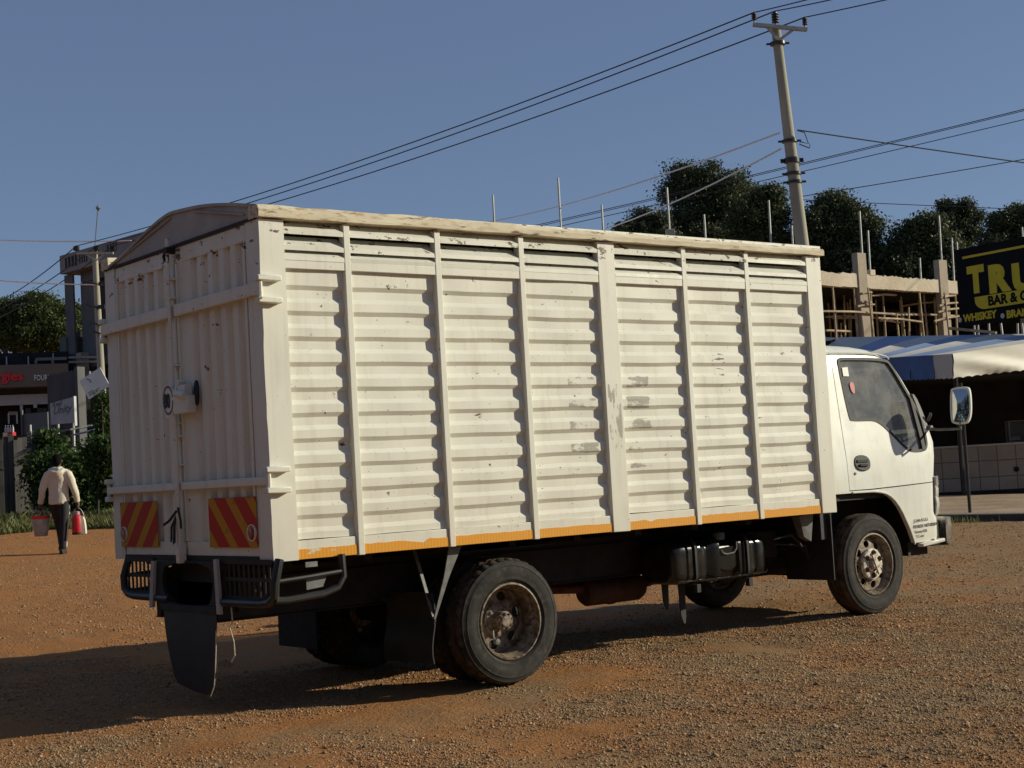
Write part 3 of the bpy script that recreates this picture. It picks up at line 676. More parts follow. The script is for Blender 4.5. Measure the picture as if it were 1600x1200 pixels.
# number plate box with its light coloured struts and the long centre flap
octs = [(.69,.90),(.74,.78),(.70,.66),(.69,.632),(1.43,.632),(1.42,.68),(1.37,.78),(1.43,.90)]
m = MB(); m.poly([(.66,.915),(.66,.61),(1.53,.61),(1.53,.915)], lambda p,q,k: (-.03+.03*k,p,q), holes=[chaikin([(.78,.90),(.71,.80),(.76,.66),(.84,.640),(1.34,.640),(1.40,.70),(1.44,.80),(1.36,.90)],1)], th=1); pb = tp(m, 'plate_holder', 'blackdull', None, .003)
m = MB(); m.box(.10,.12,.64,1.56,.60,.92); tp(m, 'plate_backing', 'blackdull', pb)
m = MB(); m.loft([[(-.05,.62,.93),(-.03,.62,.93),(-.03,.66,.93),(-.05,.66,.93)],[(-.05,.60,.60),(-.03,.60,.60),(-.03,.645,.60),(-.05,.645,.60)]]); tp(m, 'plate_strut', 'greypaint', pb)
m = MB(); m.loft([[(-.05,1.50,.91),(-.03,1.50,.91),(-.03,1.545,.91),(-.05,1.545,.91)],[(-.05,1.55,.61),(-.03,1.55,.61),(-.03,1.60,.61),(-.05,1.60,.61)]]); tp(m, 'plate_strut', 'greypaint', pb)
m = MB(); m.box(-.045,-.02,.67,1.44,.600,.640); tp(m, 'plate_board', 'blackdull', pb)
m = MB(); rg = []
for k in range(13):
    u = k/12; z = .62-.51*u; yl = 1.425-.145*u**1.2; yr = .685+.02*u+.10*max(0,u-.75)/.25*.9; bl = -.012*math.sin(u*3)
    if k == 12: yl -= .03
    zl, zr = z+.03*u, z-.012*u
    rg.append([(-.03+bl,yl,zl),(-.034+bl*1.6,(yl+yr)/2,z),(-.03+bl,yr,zr),(-.022+bl,yr,zr),(-.026+bl*1.6,(yl+yr)/2,z),(-.022+bl,yl,zl)])
m.loft(rg); cf = tp(m, 'centre_mudflap', 'flap', None, 0, 40)
m = MB(); m.tube([(-.036,.688,.50),(-.04,.694,.38),(-.045,.705,.25),(-.042,.735,.16),(-.04,.79,.098)],.0045,6); tp(m, 'flap_edge_cord', 'rope', cf)
m = MB(); m.tube([(.0,.55,.66),(-.02,.50,.56),(-.02,.54,.52),(-.025,.485,.44),(-.02,.49,.36),(-.025,.53,.32)],.005,6); tp(m, 'loose_cord', 'rope')
# ------------------------------------------------------------------ cab
def yside(z): return .12+max(0.,z-1.2)*.125
LV = [(.600,6.39,0),(.64,6.405,0),(.78,6.41,0),(.84,6.385,.004),(1.07,6.40,0),(1.3,6.455,0),(1.42,6.475,0),(1.50,6.455,0),(1.62,6.395,0),(1.82,6.285,0),(1.95,6.205,0),(2.05,6.13,.0),(2.11,6.07,.004),(2.165,5.99,.012),(2.205,5.88,.035),(2.235,5.74,.085),(2.252,5.58,.16),(2.262,5.42,.26)]
def ring(z, xf, inset, xr, rf, rr, ins=0.):
    y0 = yside(z)+inset+ins; y1 = W-y0; x1 = xf-ins; x0 = xr+ins; out = []
    for cx, cy, a0, r_ in ((x1-rf,y1-rf,0,rf),(x0+rr,y1-rr,90,rr),(x0+rr,y0+rr,180,rr),(x1-rf,y0+rf,270,rf)):
        for i in range(9): a = R(a0+90*i/8); out.append((cx+r_*math.cos(a), cy+r_*math.sin(a), z))
    return out
def cab_rear(z): return 4.985+max(0,z-2.15)*1.2
m = MB(); m.loft([ring(z,xf,i,cab_rear(z),.15 if z < 2.1 else .2,.07) for z, xf, i in LV])
outer = m.mesh('cab', M['cab'], 0)
m = MB(); m.loft([ring(z,xf,i,4.985,.11,.05,.045) for z, xf, i in [(1.10,6.40,0)]+LV[5:14]+[(2.20,5.9,.03)]]); inner = m.mesh('i', None, 0)
cab = link('cab', outer, TR); boolean(cab, inner)
def prism(pts, y0, y1): mb = MB(); mb.poly(pts, lambda p,q,k: (p, y1 if k else y0, q), th=1); return mb.mesh('p', None, 0)
m = MB(); m.box(4.9,6.355,.15,W-.15,.3,1.02); boolean(cab, m.mesh('h',None,0))
archp = [(4.8,.4),(6.02,.4),(6.0,.585),(5.985,.625),(5.945,.72),(5.905,.79),(5.87,.85),(5.83,.905),(5.78,.957),(5.73,.993),(5.67,1.02),(5.59,1.036),(5.50,1.043),(5.25,1.046),(4.8,1.046)]
boolean(cab, prism(archp, -.5, 3))
winp = chaikin([(5.322,2.07),(5.335,2.125),(5.40,2.135),(5.93,2.13),(6.00,2.08),(6.17,1.81),(6.275,1.65),(6.30,1.44),(6.275,1.365),(6.20,1.345),(6.06,1.35),(5.985,1.385),(5.86,1.49),(5.76,1.575),(5.67,1.618),(5.58,1.622),(5.38,1.622),(5.35,1.64)],2)
boolean(cab, prism(winp, -.5, 3))
m = MB(); m.poly(chaikin([(.34,2.04),(.30,1.55),(.36,1.50),(1.86,1.50),(1.92,1.55),(1.88,2.04),(1.8,2.09),(.42,2.09)],1), lambda p,q,k: (6.9 if k else 5.75,p,q), th=1); boolean(cab, m.mesh('p',None,0))
m = MB(); m.poly(chaikin([(.5,2.02),(.5,1.6),(1.72,1.6),(1.72,2.02)],1), lambda p,q,k: (5.2 if k else 4.8,p,q), th=1); boolean(cab, m.mesh('p',None,0))
# the right door is cut out of the shell as a part of its own, with a real gap round it
doorp = [(5.228,1.062),(5.50,1.060),(5.85,1.068),(6.41,1.086),(6.425,1.30),(6.43,1.43),(6.405,1.53),(6.27,1.76),(6.09,2.03),(6.02,2.10),(5.93,2.145),(5.82,2.163),(5.60,2.170),(5.245,2.170),(5.243,2.0),(5.232,1.5)]
door_o = link('cab_door', cab.data.copy(), TR)
boolean(door_o, prism(offset(doorp,-.009), -.5, .42), 'INTERSECT')
boolean(cab, prism(doorp, -.5, .42))
for o in (cab, door_o):
    for p in o.data.polygons: p.use_smooth = True
    o.data.set_sharp_from_angle(angle=R(28))
def onside(dy): return lambda p,q,k: (p, yside(q)+dy+(.004 if k else 0), q)
for fn, par in ((0,door_o),(1,cab)):
    mm = (lambda m: m) if fn == 0 else mir
    m = MB(); m.poly(offset(winp,.004), lambda p,q,k: (p,yside(q)+.014,q)); tp(mm(m), 'side_glass', 'glass', par, 0, 0)
    m = MB(); m.poly(offset(winp,.006), lambda p,q,k: (p,yside(q)+(-.004 if k==0 else .03),q), holes=[offset(winp,-.017)], th=1); tp(mm(m), 'window_seal', 'plastic', par, .002)
    m = MB(); m.poly([(6.16,1.80),(6.195,1.79),(6.255,1.46),(6.26,1.355),(6.215,1.35),(6.205,1.46)], lambda p,q,k: (p,yside(q)+(-.006 if k==0 else .02),q), th=1); tp(mm(m), 'window_bar', 'plastic', par, .002)
    m = MB(); m.poly(chaikin([(6.19,1.835),(6.235,1.825),(6.33,1.66),(6.40,1.51),(6.375,1.46),(6.33,1.47),(6.27,1.57),(6.235,1.72)],1), lambda p,q,k: (p,yside(q)+(-.008 if k==0 else .02)+max(0,p-6.27)*.28,q), th=1); tp(mm(m), 'mirror_base', simple('grey_plastic',(.13,.13,.14),.6,var=.1), par, .004)
    m = MB(); m.poly(chaikin([(5.32,1.345),(5.325,1.222),(5.51,1.212),(5.515,1.34)],2), lambda p,q,k: (p,yside(q)+(-.006 if k==0 else .02),q), th=1); tp(mm(m), 'door_handle', 'plastic', par, .004)
    m = MB(); m.tube([(5.37,yside(1.25)-.012,1.262),(5.46,yside(1.25)-.012,1.258)],.010,6); m.box(5.35,5.48,yside(1.25)-.009,yside(1.25),1.285,1.305); tp(mm(m), 'handle_grip', 'blackdull', par)
    m = MB(); m.lathe([(0,-.006),(.010,-.005),(.013,.004)],(5.318,.125,1.198),12); tp(mm(m), 'door_lock', 'steel', par)
# stickers on the glass
m = MB(); m.poly([(5.375,2.055),(5.375,1.985),(5.445,1.985),(5.445,2.06)], onside(.006)); tp(m, 'square_sticker', 'whitesign', door_o, 0, 0)
m = MB(); m.poly(chaikin([(5.435,1.935),(5.44,1.865),(5.475,1.835),(5.49,1.87),(5.49,1.935)],1), onside(.006)); tp(m, 'red_sticker', 'redink', door_o, 0, 0)
# hand lettering low on the fender
yt = lambda q: yside(q)-.0035
for s, x0, z0, sz, dx in (('JOHN KOGI',6.005,.766,.036,.0),('PO BOX 1457-00208',5.995,.718,.036,0),('Tarwee N/B',6.005,.676,.034,0),('T.C. wet',6.02,.640,.03,0)):
    o = link('hand_lettering', text_mesh(s, sz, M['ink'], lambda a,b,c: Vector((x0+a, yt(z0+b)-c*.2+(.004 if z0+b > .78 else 0), z0+b+a*.03)), bold=.0008 if '1457' in s else .0002, ext=.002, wx=.98), cab)
# rain gutter, fender trim, step, roof tail
m = MB(); m.tube([(5.02,yside(2.17)-.006,2.178),(5.6,yside(2.17)-.006,2.178),(5.83,yside(2.17)-.006,2.170),(5.95,yside(2.15)-.002,2.150),(5.99,yside(2.1)+.012,2.128)],.006,6); tp(m, 'rain_gutter', 'cab', cab)
m = MB(); m.tube([(6.0,.118,.59),(5.985,.116,.63),(5.945,.116,.724),(5.905,.116,.794),(5.87,.116,.854),(5.83,.116,.909),(5.78,.116,.961),(5.73,.116,.997),(5.67,.116,1.024),(5.59,.116,1.040),(5.50,.116,1.047),(5.26,.116,1.05)],.009,6); tp(m, 'wheel_arch_lip', 'cab', cab)
m = MB(); m.obox((6.195,.10,.590),Vector((1,0,.09)).normalized(),Vector((0,1,0)),Vector((-.09,0,1)).normalized(),.15,.03,.014); m.box(6.235,6.265,.10,.13,.595,.62); tp(m, 'step_bar', 'cab', cab, .006)
m = MB(); m.box(6.14,6.40,.30,W-.30,.48,.60); m.box(6.10,6.34,.20,W-.2,.6,1.0); tp(m, 'cab_underside', 'blackdull', cab)
m = MB(); m.box(5.0,6.05,.17,W-.17,.99,1.04); m.box(5.02,6.0,.45,.50,.6,1.0); tp(m, 'inner_fender', 'blackdull', cab)
m = MB(); m.poly([(y,z) for y, z in ((.36,1.49),(1.86,1.49),(1.80,2.06),(.42,2.06))], lambda p,q,k: (6.455-(q-1.5)*.58,p,q)); tp(m, 'windscreen', 'glass', cab, 0, 0)
m = MB(); m.poly([(.49,1.59),(1.73,1.59),(1.73,2.03),(.49,2.03)], lambda p,q,k: (5.0,p,q)); tp(m, 'rear_window', 'glass', cab, 0, 0)
m = MB(); m.box(6.44,6.475,.42,1.8,.95,1.2); gr = tp(m, 'front_grille', 'blackdull', cab, .01)
m = MB()
for k in range(5): m.box(6.475,6.485,.44,1.78,.97+.045*k,.985+.045*k)
tp(m, 'grille_slat', 'cab', gr)
# lamps, bumper, mirrors
for fn in (0, 1):
    mm = (lambda m: m) if fn == 0 else mir
    m = MB(); rg = []
    for z, x1, yi in ((.80,6.41,.17),(.82,6.425,.158),(.90,6.435,.150),(.945,6.43,.150),(.96,6.425,.152),(.975,6.43,.150),(1.03,6.435,.150),(1.05,6.43,.152),(1.062,6.435,.150),(1.12,6.43,.150),(1.135,6.42,.17)):
        rg.append([(x1-.10,yi-.028,z),(x1-.05,yi-.018,z),(x1-.005,yi+.015,z),(x1+.025,yi+.07,z),(x1+.03,yi+.22,z),(x1-.05,yi+.22,z)])
    m.loft(rg); hl = tp(mm(m), 'headlight', 'lens', None, 0, 40)
    m = MB(); m.box(6.335,6.37,.117,.125,1.06,1.135); tp(mm(m), 'side_marker', simple('grey_lens',(.3,.3,.29),.2), hl)
m = MB(); rg = []
for y, xo, zb in ((.165,6.535,.57),(.172,6.575,.55),(.20,6.61,.545),(.30,6.625,.54),(1.11,6.645,.53),(1.92,6.625,.54),(2.02,6.61,.545),(2.048,6.575,.55),(2.055,6.535,.57)):
    rg.append([(xo-.04,y,.785),(xo,y,.78),(xo+.012,y,.70),(xo,y,.62),(xo-.02,y,zb),(xo-.045,y,zb)])
m.loft(rg); bp = tp(m, 'front_bumper', simple('dusty_chrome',(.50,.49,.46),.25,.9,var=.45,scale=22), None, 0, 40)
m = MB(); m.box(6.33,6.47,.20,2.02,.55,.76); tp(m, 'bumper_bracket', 'blackdull', bp, .01)
def mirror(fn):
    mm = (lambda m: m) if fn == 0 else mir
    c = Vector((6.40,-.13,1.705)); ax = Vector((-.93,-.37,0)).normalized(); ay = Vector((.37,-.93,0)).normalized(); az = Vector((.10,0,1)).normalized()
    oc = chaikin([(-.080,.13),(-.06,.155),(.055,.155),(.085,.13),(.092,-.06),(.07,-.14),(.03,-.155),(-.05,-.15),(-.08,-.12)],2)
    m = MB()
    rg = [[c+ax*d+ay*(p*s)+az*(q*s) for p, q in oc] for d, s in ((.0,1.),(-.03,1.02),(-.055,.93),(-.075,.7),(-.08,.3))]
    m.loft([[tuple(v) for v in r_] for r_ in rg]); sh = tp(mm(m), 'wing_mirror', 'cab', None, 0, 50)
    m = MB(); m.poly(oc, lambda p,q,k: tuple(c+ax*(.009-.008*k)+ay*(p)+az*(q)), holes=[[(p*.86,q*.90) for p, q in oc]], th=1); tp(mm(m), 'mirror_rim', 'cab', sh)
    m = MB(); ks = (1.,.8,.6,.4,.2); no = len(oc)
    for k in ks: m.v += [tuple(c+ax*(.011-.008*k*k)+ay*p*.88*k+az*q*.92*k) for p, q in oc]
    m.v.append(tuple(c+ax*.011)); e = len(m.v)-1
    for k in range(4): m.f += [(k*no+i,k*no+(i+1)%no,(k+1)*no+(i+1)%no,(k+1)*no+i) for i in range(no)]
    m.f += [(4*no+i,4*no+(i+1)%no,e) for i in range(no)]
    tp(mm(m), 'mirror_glass', 'mirror', sh, 0, 60)
    m = MB(); b = c+az*-.16; m.tube([(6.36,.16,1.535),(6.36,.08,1.52),(6.39,-.05,1.515),(b.x,b.y,b.z-.03),(b.x,b.y,b.z+.04)],.011,8); m.lathe([(0,-.02),(.02,-.018),(.022,.02),(0,.022)],(6.36,.155,1.54),12)
    m.tube([(6.37,.18,1.60),(6.37,.15,1.645),(6.36,.14,1.66)],.012,8); tp(mm(m), 'mirror_arm', 'steel', sh)
mirror(0); mirror(1)
# cab interior
m = MB(); m.box(6.0,6.38,.3,1.92,1.11,1.44); tp(m, 'dashboard', 'plastic', cab, .05)
for yc in (.55,1.55):
    m = MB(); m.box(5.25,5.75,yc-.25,yc+.25,1.11,1.33); st = tp(m, 'cab_seat', 'seat', cab, .05)
    m = MB(); m.obox((5.28,yc,1.56),Vector((1,0,-.15)).normalized(),Vector((0,1,0)),Vector((.15,0,1)).normalized(),.06,.25,.30); tp(m, 'cab_seat_back', 'seat', cab, .04)
m = MB(); n = 28; wc = Vector((5.93,.55,1.50)); wa = Vector((.5,0,.86)); wb = Vector((0,1,0)); wn = Vector((.86,0,-.5))
m.tube([wc+.20*(math.cos(6.2832*i/n)*wb+math.sin(6.2832*i/n)*Vector((.5,0,.86))) for i in range(n+1)],.014,8,False); m.bar(wc,wc+Vector((.2,0,-.25)),.04); m.bar(wc-wb*.19,wc+wb*.19,.03,.02); tp(m, 'steering_wheel', 'plastic', cab)
# ------------------------------------------------------------------ surroundings
class Fac:                                # a vertical facade through two pixels at given depths
    def __init__(s, x0, d0, x1, d1, py=700):
        a, b = P(x0,py,d0), P(x1,py,d1); s.o = Vector((a.x,a.y,0)); s.u = Vector((b.x-a.x,b.y-a.y,0)).normalized()
        s.n = Vector((-s.u.y,s.u.x,0)); s.n = s.n if s.n.dot(FH) > 0 else -s.n
    def tz(s, px, py, off=0.):
        d = _f+(px-800)/FPX*_r-(py-600)/FPX*_u; k = ((s.o-CAM).dot(s.n)+off)/d.dot(s.n); q = CAM+k*d
        return ((q-s.o).dot(s.u), q.z)
    def pt(s, t, z, d=0.): v = s.o+s.u*t+s.n*d; return Vector((v.x,v.y,z))
    def box(s, mb, t0, t1, z0, z1, d0, d1):
        c = s.pt((t0+t1)/2,(z0+z1)/2,(d0+d1)/2); mb.obox(c,s.u,s.n,Vector((0,0,1)),abs(t1-t0)/2,abs(d1-d0)/2,abs(z1-z0)/2); return mb
    def pbox(s, mb, xa, ya, xb, yb, d0, d1):   # box from two pixel corners
        t0, z0 = s.tz(xa,ya,d0); t1, z1 = s.tz(xb,yb,d0); return s.box(mb,t0,t1,z0,z1,d0,d1)
def bp(mb, name, mat, parent, bevel=0., smooth=30): return part(mb, name, M[mat], parent, bevel, smooth)
def conc(name, a, b, sc=1.5):
    t = NT(name); n = t.noise(sc,7,.65); n2 = t.noise(sc*9,5,.7)
    c = t.mix(t.step(n,.35,.68), a, b); c = t.mix(t.math('MULTIPLY',t.step(n2,.55,.7),.4), c, tuple(q*.6 for q in b))
    return t.done(c, .9, bump=n2, bstr=.5, bdist=.03)
M['beam'] = conc('rough_cast_concrete', (.62,.54,.41), (.48,.40,.29), 1.2)
M['column'] = conc('concrete_column', (.40,.34,.26), (.31,.255,.19), 1.5)
M['grey'] = conc('grey_cement', (.14,.138,.135), (.09,.09,.092), .8)
M['greylite'] = conc('light_grey_cement', (.26,.25,.24), (.19,.185,.175), .8)
M['darkwall'] = simple('dark_interior', (.022,.020,.018), .9, var=.4, scale=2)  # near-black; also puts interior shade into the colour of slabs and openings
M['timber'] = simple('timber_prop', (.42,.33,.22), .9, var=.45, scale=3)
M['rebar'] = simple('steel_bar', (.42,.43,.40), .6, .2, var=.2)
M['galv'] = simple('galvanised_sheet', (.075,.077,.083), .6, .2, var=.4, scale=1.2, stretch=(1,1,.3))
M['polec'] = simple('pole_concrete', (.36,.34,.26), .85, var=.22, scale=2.5, bump=.2, stretch=(1,1,.2))
M['cream'] = simple('cream_steel', (.45,.42,.34), .6, var=.15)
M['fascia'] = simple('taupe_fascia', (.16,.125,.09), .55, var=.08, scale=.6)
M['brown'] = simple('brown_soffit', (.055,.042,.036), .7, var=.2, scale=.8)
M['lightband'] = simple('pale_band', (.50,.50,.50), .6, var=.08)
M['redletter'] = simple('red_letters', (.75,.03,.03), .4, var=.05)
M['whiteletter'] = simple('white_letters', (.8,.8,.78), .5, var=.03)
M['bluegrey'] = simple('bluegrey_sheet', (.085,.095,.11), .6, var=.2, scale=1.)
M['bluemetal'] = simple('blue_roof_sheet', (.17,.21,.27), .5, var=.25, scale=1.)
M['window'] = simple('dark_window', (.03,.04,.055), .1, var=.2)
M['bluewin'] = simple('blue_window', (.12,.19,.32), .1, var=.2)
M['wire'] = simple('dark_wire', (.03,.03,.035), .6, var=.1)
M['whitewire'] = simple('bare_aluminium_wire', (.95,.95,.95), .42, .85, var=.03)
M['insul'] = simple('brown_insulator', (.035,.022,.018), .3, var=.2)
M['signblack'] = simple('black_sign_sheet', (.009,.009,.011), .85, var=.3, scale=.8, spec=.15)
M['signyellow'] = simple('yellow_vinyl', (.66,.52,.04), .7, var=.06, spec=.2)
M['plank'] = simple('weathered_plank', (.06,.056,.052), .9, var=.5, scale=5, stretch=(1,1,.15))
M['plankpale'] = simple('pale_plank', (.19,.175,.15), .9, var=.5, scale=6, stretch=(1,1,.15))
M['roofblue'] = simple('sunfaded_blue_tarpaulin', (.20,.28,.45), .6, var=.12, scale=1.5, bump=.25, bscale=3)
M['tarpblue'] = simple('blue_tarpaulin', (.055,.12,.30), .6, var=.15, scale=1.5, bump=.25, bscale=3)
M['tarpgrey'] = simple('grey_white_tarpaulin', (.52,.50,.46), .65, var=.1, scale=1.5, bump=.25, bscale=3)
M['tarpwhite'] = simple('white_tarpaulin', (.74,.71,.60), .6, var=.06, scale=1.5, bump=.2, bscale=3)
t = NT('counter_tile'); br = t.n('ShaderNodeTexBrick', {'Scale':1.,'Mortar Size':.012,'Brick Width':.40,'Row Height':.36,'Color1':(.36,.33,.31,1),'Color2':(.30,.28,.265,1),'Mortar':(.12,.11,.10,1)})
br.offset = 0.
TILE = t; 
t = NT('paver'); v = t.n('ShaderNodeTexVoronoi', {'Vector':t.pos(),'Scale':6.}); vd = t.n('ShaderNodeTexBrick', {'Vector':t.pos(),'Scale':4.5,'Color1':(.46,.33,.225,1),'Color2':(.36,.25,.165,1),'Mortar':(.07,.05,.04,1),'Mortar Size':.03})
M['paver'] = t.done(t.mix(t.step(t.noise(1.2,4),.4,.7), vd.outputs[0], (.44,.33,.22)), .9, bump=vd.outputs[1], bstr=.5)
M['kerb'] = conc('dark_kerb', (.075,.068,.06), (.05,.046,.042), 3.)

# --- unfinished concrete frame on the right
cb = Fac(1283,46,1468,50); g0 = hz(P(1380,720,48).x, P(1380,720,48).y)
def lab_at(p): return (p.x, p.y, hz(p.x,p.y))
CB = thing('unfinished_building', lab_at(cb.pt(2,0)), 'unfinished concrete frame with timber props and steel bars, behind the tent stall', 'building')
zt = cb.tz(1380,431)[1]; zb_ = cb.tz(1380,451.5)[1]
def tx(px, py=480): return cb.tz(px,py)[0]
for xa, xb in ((1100,1344),(1358,1471),(1484,1700)):
    m = MB(); n = 40; a, b = tx(xa), tx(xb); rg = []
    for i in range(n+1):
        tt = a+(b-a)*i/n; j = random.uniform(-.035,.035); rg.append([cb.pt(tt,zb_+j*.4,0.02),cb.pt(tt,zt+j,0.02),cb.pt(tt,zt+j,.30),cb.pt(tt,zb_+j*.4,.30)])
    m.loft([[tuple(v) for v in r_] for r_ in rg]); bp(m, 'ring_beam', 'beam', CB, 0, 20)
for xa, xb, top in ((1344,1358,395),(1471,1484,406),(1240,1252,400),(1600,1612,420)):
    m = MB(); a, b = tx(xa), tx(xb); z1 = cb.tz(xa,top)[1]; cb.box(m,a,b,g0-.5,z1,-.02,.20); bp(m, 'concrete_column', 'column', CB, .02)
m = MB(); cb.box(m, tx(1100), tx(1700), zb_+.30, zt-.02, .30, 9.); bp(m, 'floor_slab', 'darkwall', CB)  # slab coloured near-black to stand for the shade inside the frame
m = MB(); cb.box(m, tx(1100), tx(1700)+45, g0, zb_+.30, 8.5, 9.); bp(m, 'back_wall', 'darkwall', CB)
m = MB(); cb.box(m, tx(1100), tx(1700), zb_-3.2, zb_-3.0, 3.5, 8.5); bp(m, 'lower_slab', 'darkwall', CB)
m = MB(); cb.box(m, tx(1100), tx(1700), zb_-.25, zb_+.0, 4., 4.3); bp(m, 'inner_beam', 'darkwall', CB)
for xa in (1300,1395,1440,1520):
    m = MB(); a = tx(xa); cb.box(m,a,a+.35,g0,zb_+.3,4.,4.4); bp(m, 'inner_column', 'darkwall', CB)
r_ = random.Random(11)
pr = [(1303,.0),(1311,1.1),(1329,.6),(1340,.1),(1364,.4),(1370,.2),(1380,1.5),(1402,.05),(1409,.7),(1428,1.2),(1442,.1),(1465,.5),(1471,-.15),(1490,-.1),(1497,.9),(1298,1.8),(1322,2.2),(1333,1.6),(1355,2.4),(1375,2.6),(1388,1.9),(1396,3.),(1416,2.2),(1434,2.8),(1448,2.),(1458,2.6),(1478,1.8),(1286,.8),(1350,-.2),(1419,3.2),(1384,.9),(1453,1.1),(1436,.4),(1367,3.3),(1318,3.1),(1503,1.7)]
for k, (px, d) in enumerate(pr):
    t0 = tx(px); zz = zb_-.02 if r_.random() < .75 else zb_-r_.uniform(.3,1.2); ln = r_.uniform(-.25,.25)
    m = MB(); m.tube([cb.pt(t0+ln,zb_-4.2,d+r_.uniform(-.1,.1)),cb.pt(t0+ln*.5+r_.uniform(-.05,.05),zb_-2.,d),cb.pt(t0,zz,d)],[.042,.038,.03],6); bp(m, 'timber_prop', 'timber', CB)
for py, d, x0, x1, sl in ((486,-.1,1262,1398,5),(492,.5,1395,1500,2),(489,1.3,1350,1470,3),(497,-.12,1372,1440,6),(502,-.1,1460,1500,-8),(495,1.6,1290,1345,0),(501,.8,1375,1405,3),(462,.3,1362,1400,-1),(459,-.05,1345,1362,-2),(472,-.1,1346,1362,1),(479,-.1,1340,1366,-3),(466,-.1,1470,1492,-4),(478,-.1,1468,1496,-5),(488,-.1,1466,1498,-6),(478,2.2,1410,1470,-7),(518,.2,1262,1330,0),(497,2.4,1300,1420,1)):
    a = cb.tz(x0,py,d); b = cb.tz(x1,py+sl,d); m = MB(); m.tube([cb.pt(a[0],a[1],d),cb.pt((a[0]+b[0])/2,(a[1]+b[1])/2+.03,d),cb.pt(b[0],b[1],d)],.036,6); bp(m, 'timber_ledger', 'timber', CB)
for px, y0, y1, d in ((1343,330,396,.2),(1356,360,428,.4),(1437,403,436,.3),(1467,337,407,.2),(1487,372,440,.3),(1495,378,445,1.5),(1201,313,440,1.),(1237,352,440,.6),(1597,355,440,1.)):
    a = cb.tz(px,y0,d); b = cb.tz(px+ (y1-y0)*.055,y1,d); m = MB(); m.tube([cb.pt(b[0],min(b[1],zt),d),cb.pt(a[0],a[1],d)],.032,6); bp(m, 'steel_bar', 'rebar', CB)
m = MB(); cb.pbox(m,1360,421,1368,430,.2,.7); cb.pbox(m,1355,429,1378,431,.1,.8); bp(m, 'loose_block', 'beam', CB)
m = MB(); cb.box(m, tx(1640), tx(1640)+.3, g0, zb_-.01, .6, 8.4); bp(m, 'sun_block_wall', 'darkwall', CB)  # wall added out of view to keep the sun out of the bays
# the wing of the frame behind the truck
cw = Fac(760,47,1283,46.5)
m = MB(); a, b = cw.tz(700,450)[0], cw.tz(1230,450)[0]; cw.box(m,a,b,zt-.55,zt,0,8.); bp(m, 'wing_slab', 'beam', CB)
for px in (720,870,1045,1200):
    m = MB(); a = cw.tz(px,450)[0]; cw.box(m,a-.2,a+.2,g0-.5,zt-.56,.1,.5); bp(m, 'concrete_column', 'column', CB)
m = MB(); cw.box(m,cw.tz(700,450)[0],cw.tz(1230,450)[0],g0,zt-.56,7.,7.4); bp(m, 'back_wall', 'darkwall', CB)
for px, y0 in ((770,305),(872,278),(940,320),(1042,293),(1100,335)):
    a = cw.tz(px,y0,.4); z0_ = zt; m = MB(); m.tube([cw.pt(a[0],z0_,.4),cw.pt(a[0],a[1],.4)],.034,6); bp(m, 'steel_bar', 'rebar', CB)
a = cw.tz(1047,358,.3); m = MB(); cw.box(m,a[0]-.14,a[0]+.14,zt,a[1],.25,.55); bp(m, 'column_stub', 'beam', CB, .03)

# --- bar sign
sg = Fac(1491,36,1600,34.3); SGo = sg.pt(0,0)
SG = thing('bar_sign', lab_at(sg.pt(1.5,0)), 'black board with yellow bar lettering standing behind the striped tent', 'sign')
tl, zl = sg.tz(1491.5,391); _, zbo = sg.tz(1492.5,512); SW = 4.2
m = MB(); sg.box(m,tl,tl+SW,zbo,zl,0,.12); sb = bp(m, 'sign_board', 'signblack', SG, .01)
def sy(px, py, off=-.004): return sg.tz(px,py,off)
def sfn(px, py, d=-.006):
    t0, z0 = sy(px,py); return lambda a,b,c: tuple(sg.pt(t0+a, z0+b, d-c))
def stext(s, px, py, size, mat, **k): return link('sign_lettering', text_mesh(s, size, M[mat], lambda a,b,c,f=sfn(px,py): Vector(f(a,b,c)), **k), sb)
stext('T', 1515, 456.5, .80, 'signyellow', bold=.055, ext=.004, wx=.88)
stext('R', 1546.5, 455.5, .80, 'signyellow', bold=.06, ext=.004, wx=1.05)
stext('U', 1584, 453.5, .80, 'signyellow', bold=.06, ext=.004, wx=1.05)
a = sy(1504,405); b = sy(1504,401)
m = MB(); sg.box(m,a[0],a[0]+3.2,a[1],a[1]+.055,-.012,-.001); bp(m, 'sign_rule', 'signyellow', sb)
a = sy(1523,464.5); b = sy(1532,482.5)
m = MB(); h = a[1]-b[1]; outl = [(a[0],a[1]),(a[0]+3.,a[1]),(a[0]+3.,a[1]-h-.02)]+[(a[0]+.30-.30*math.sin(R(k)), a[1]-h+.20-.22*math.cos(R(k))) for k in range(0,91,10)]
m.poly(outl, lambda p,q,k: tuple(sg.pt(p,q,-.010+.008*k)), th=1); bp(m, 'sign_swash', 'signyellow', sb)
link('sign_lettering', text_mesh('BAR & G', .30, M['signblack'], lambda a_,b_,c_,f=sfn(1544.5,477.5,-.014): Vector(f(a_,b_,c_)), bold=.012, ext=.002), sb)
stext('WHISKEY', 1506, 503, .235, 'signyellow', bold=.010, ext=.002, wx=.96)
stext('BRANDY', 1573, 497, .235, 'signyellow', bold=.010, ext=.002)
for px, py in ((1500,500),(1566.5,493.5)):
    a = sy(px,py); m = MB(); m.poly([(a[0]+.055*math.cos(R(20*i)),a[1]+.06*math.sin(R(20*i))) for i in range(18)], lambda p,q,k: tuple(sg.pt(p,q,-.008+.006*k)), th=1); bp(m, 'sign_dot', 'lightband', sb)
for px in (1517,1523,1540,1559,1585,1592):
    a = sy(px,505); m = MB(); m.tube([tuple(sg.pt(a[0],a[1],.10)),tuple(sg.pt(a[0]+random.uniform(-.1,.1),a[1]-1.15,.14))],.025,6); bp(m, 'sign_leg', 'rebar', SG)
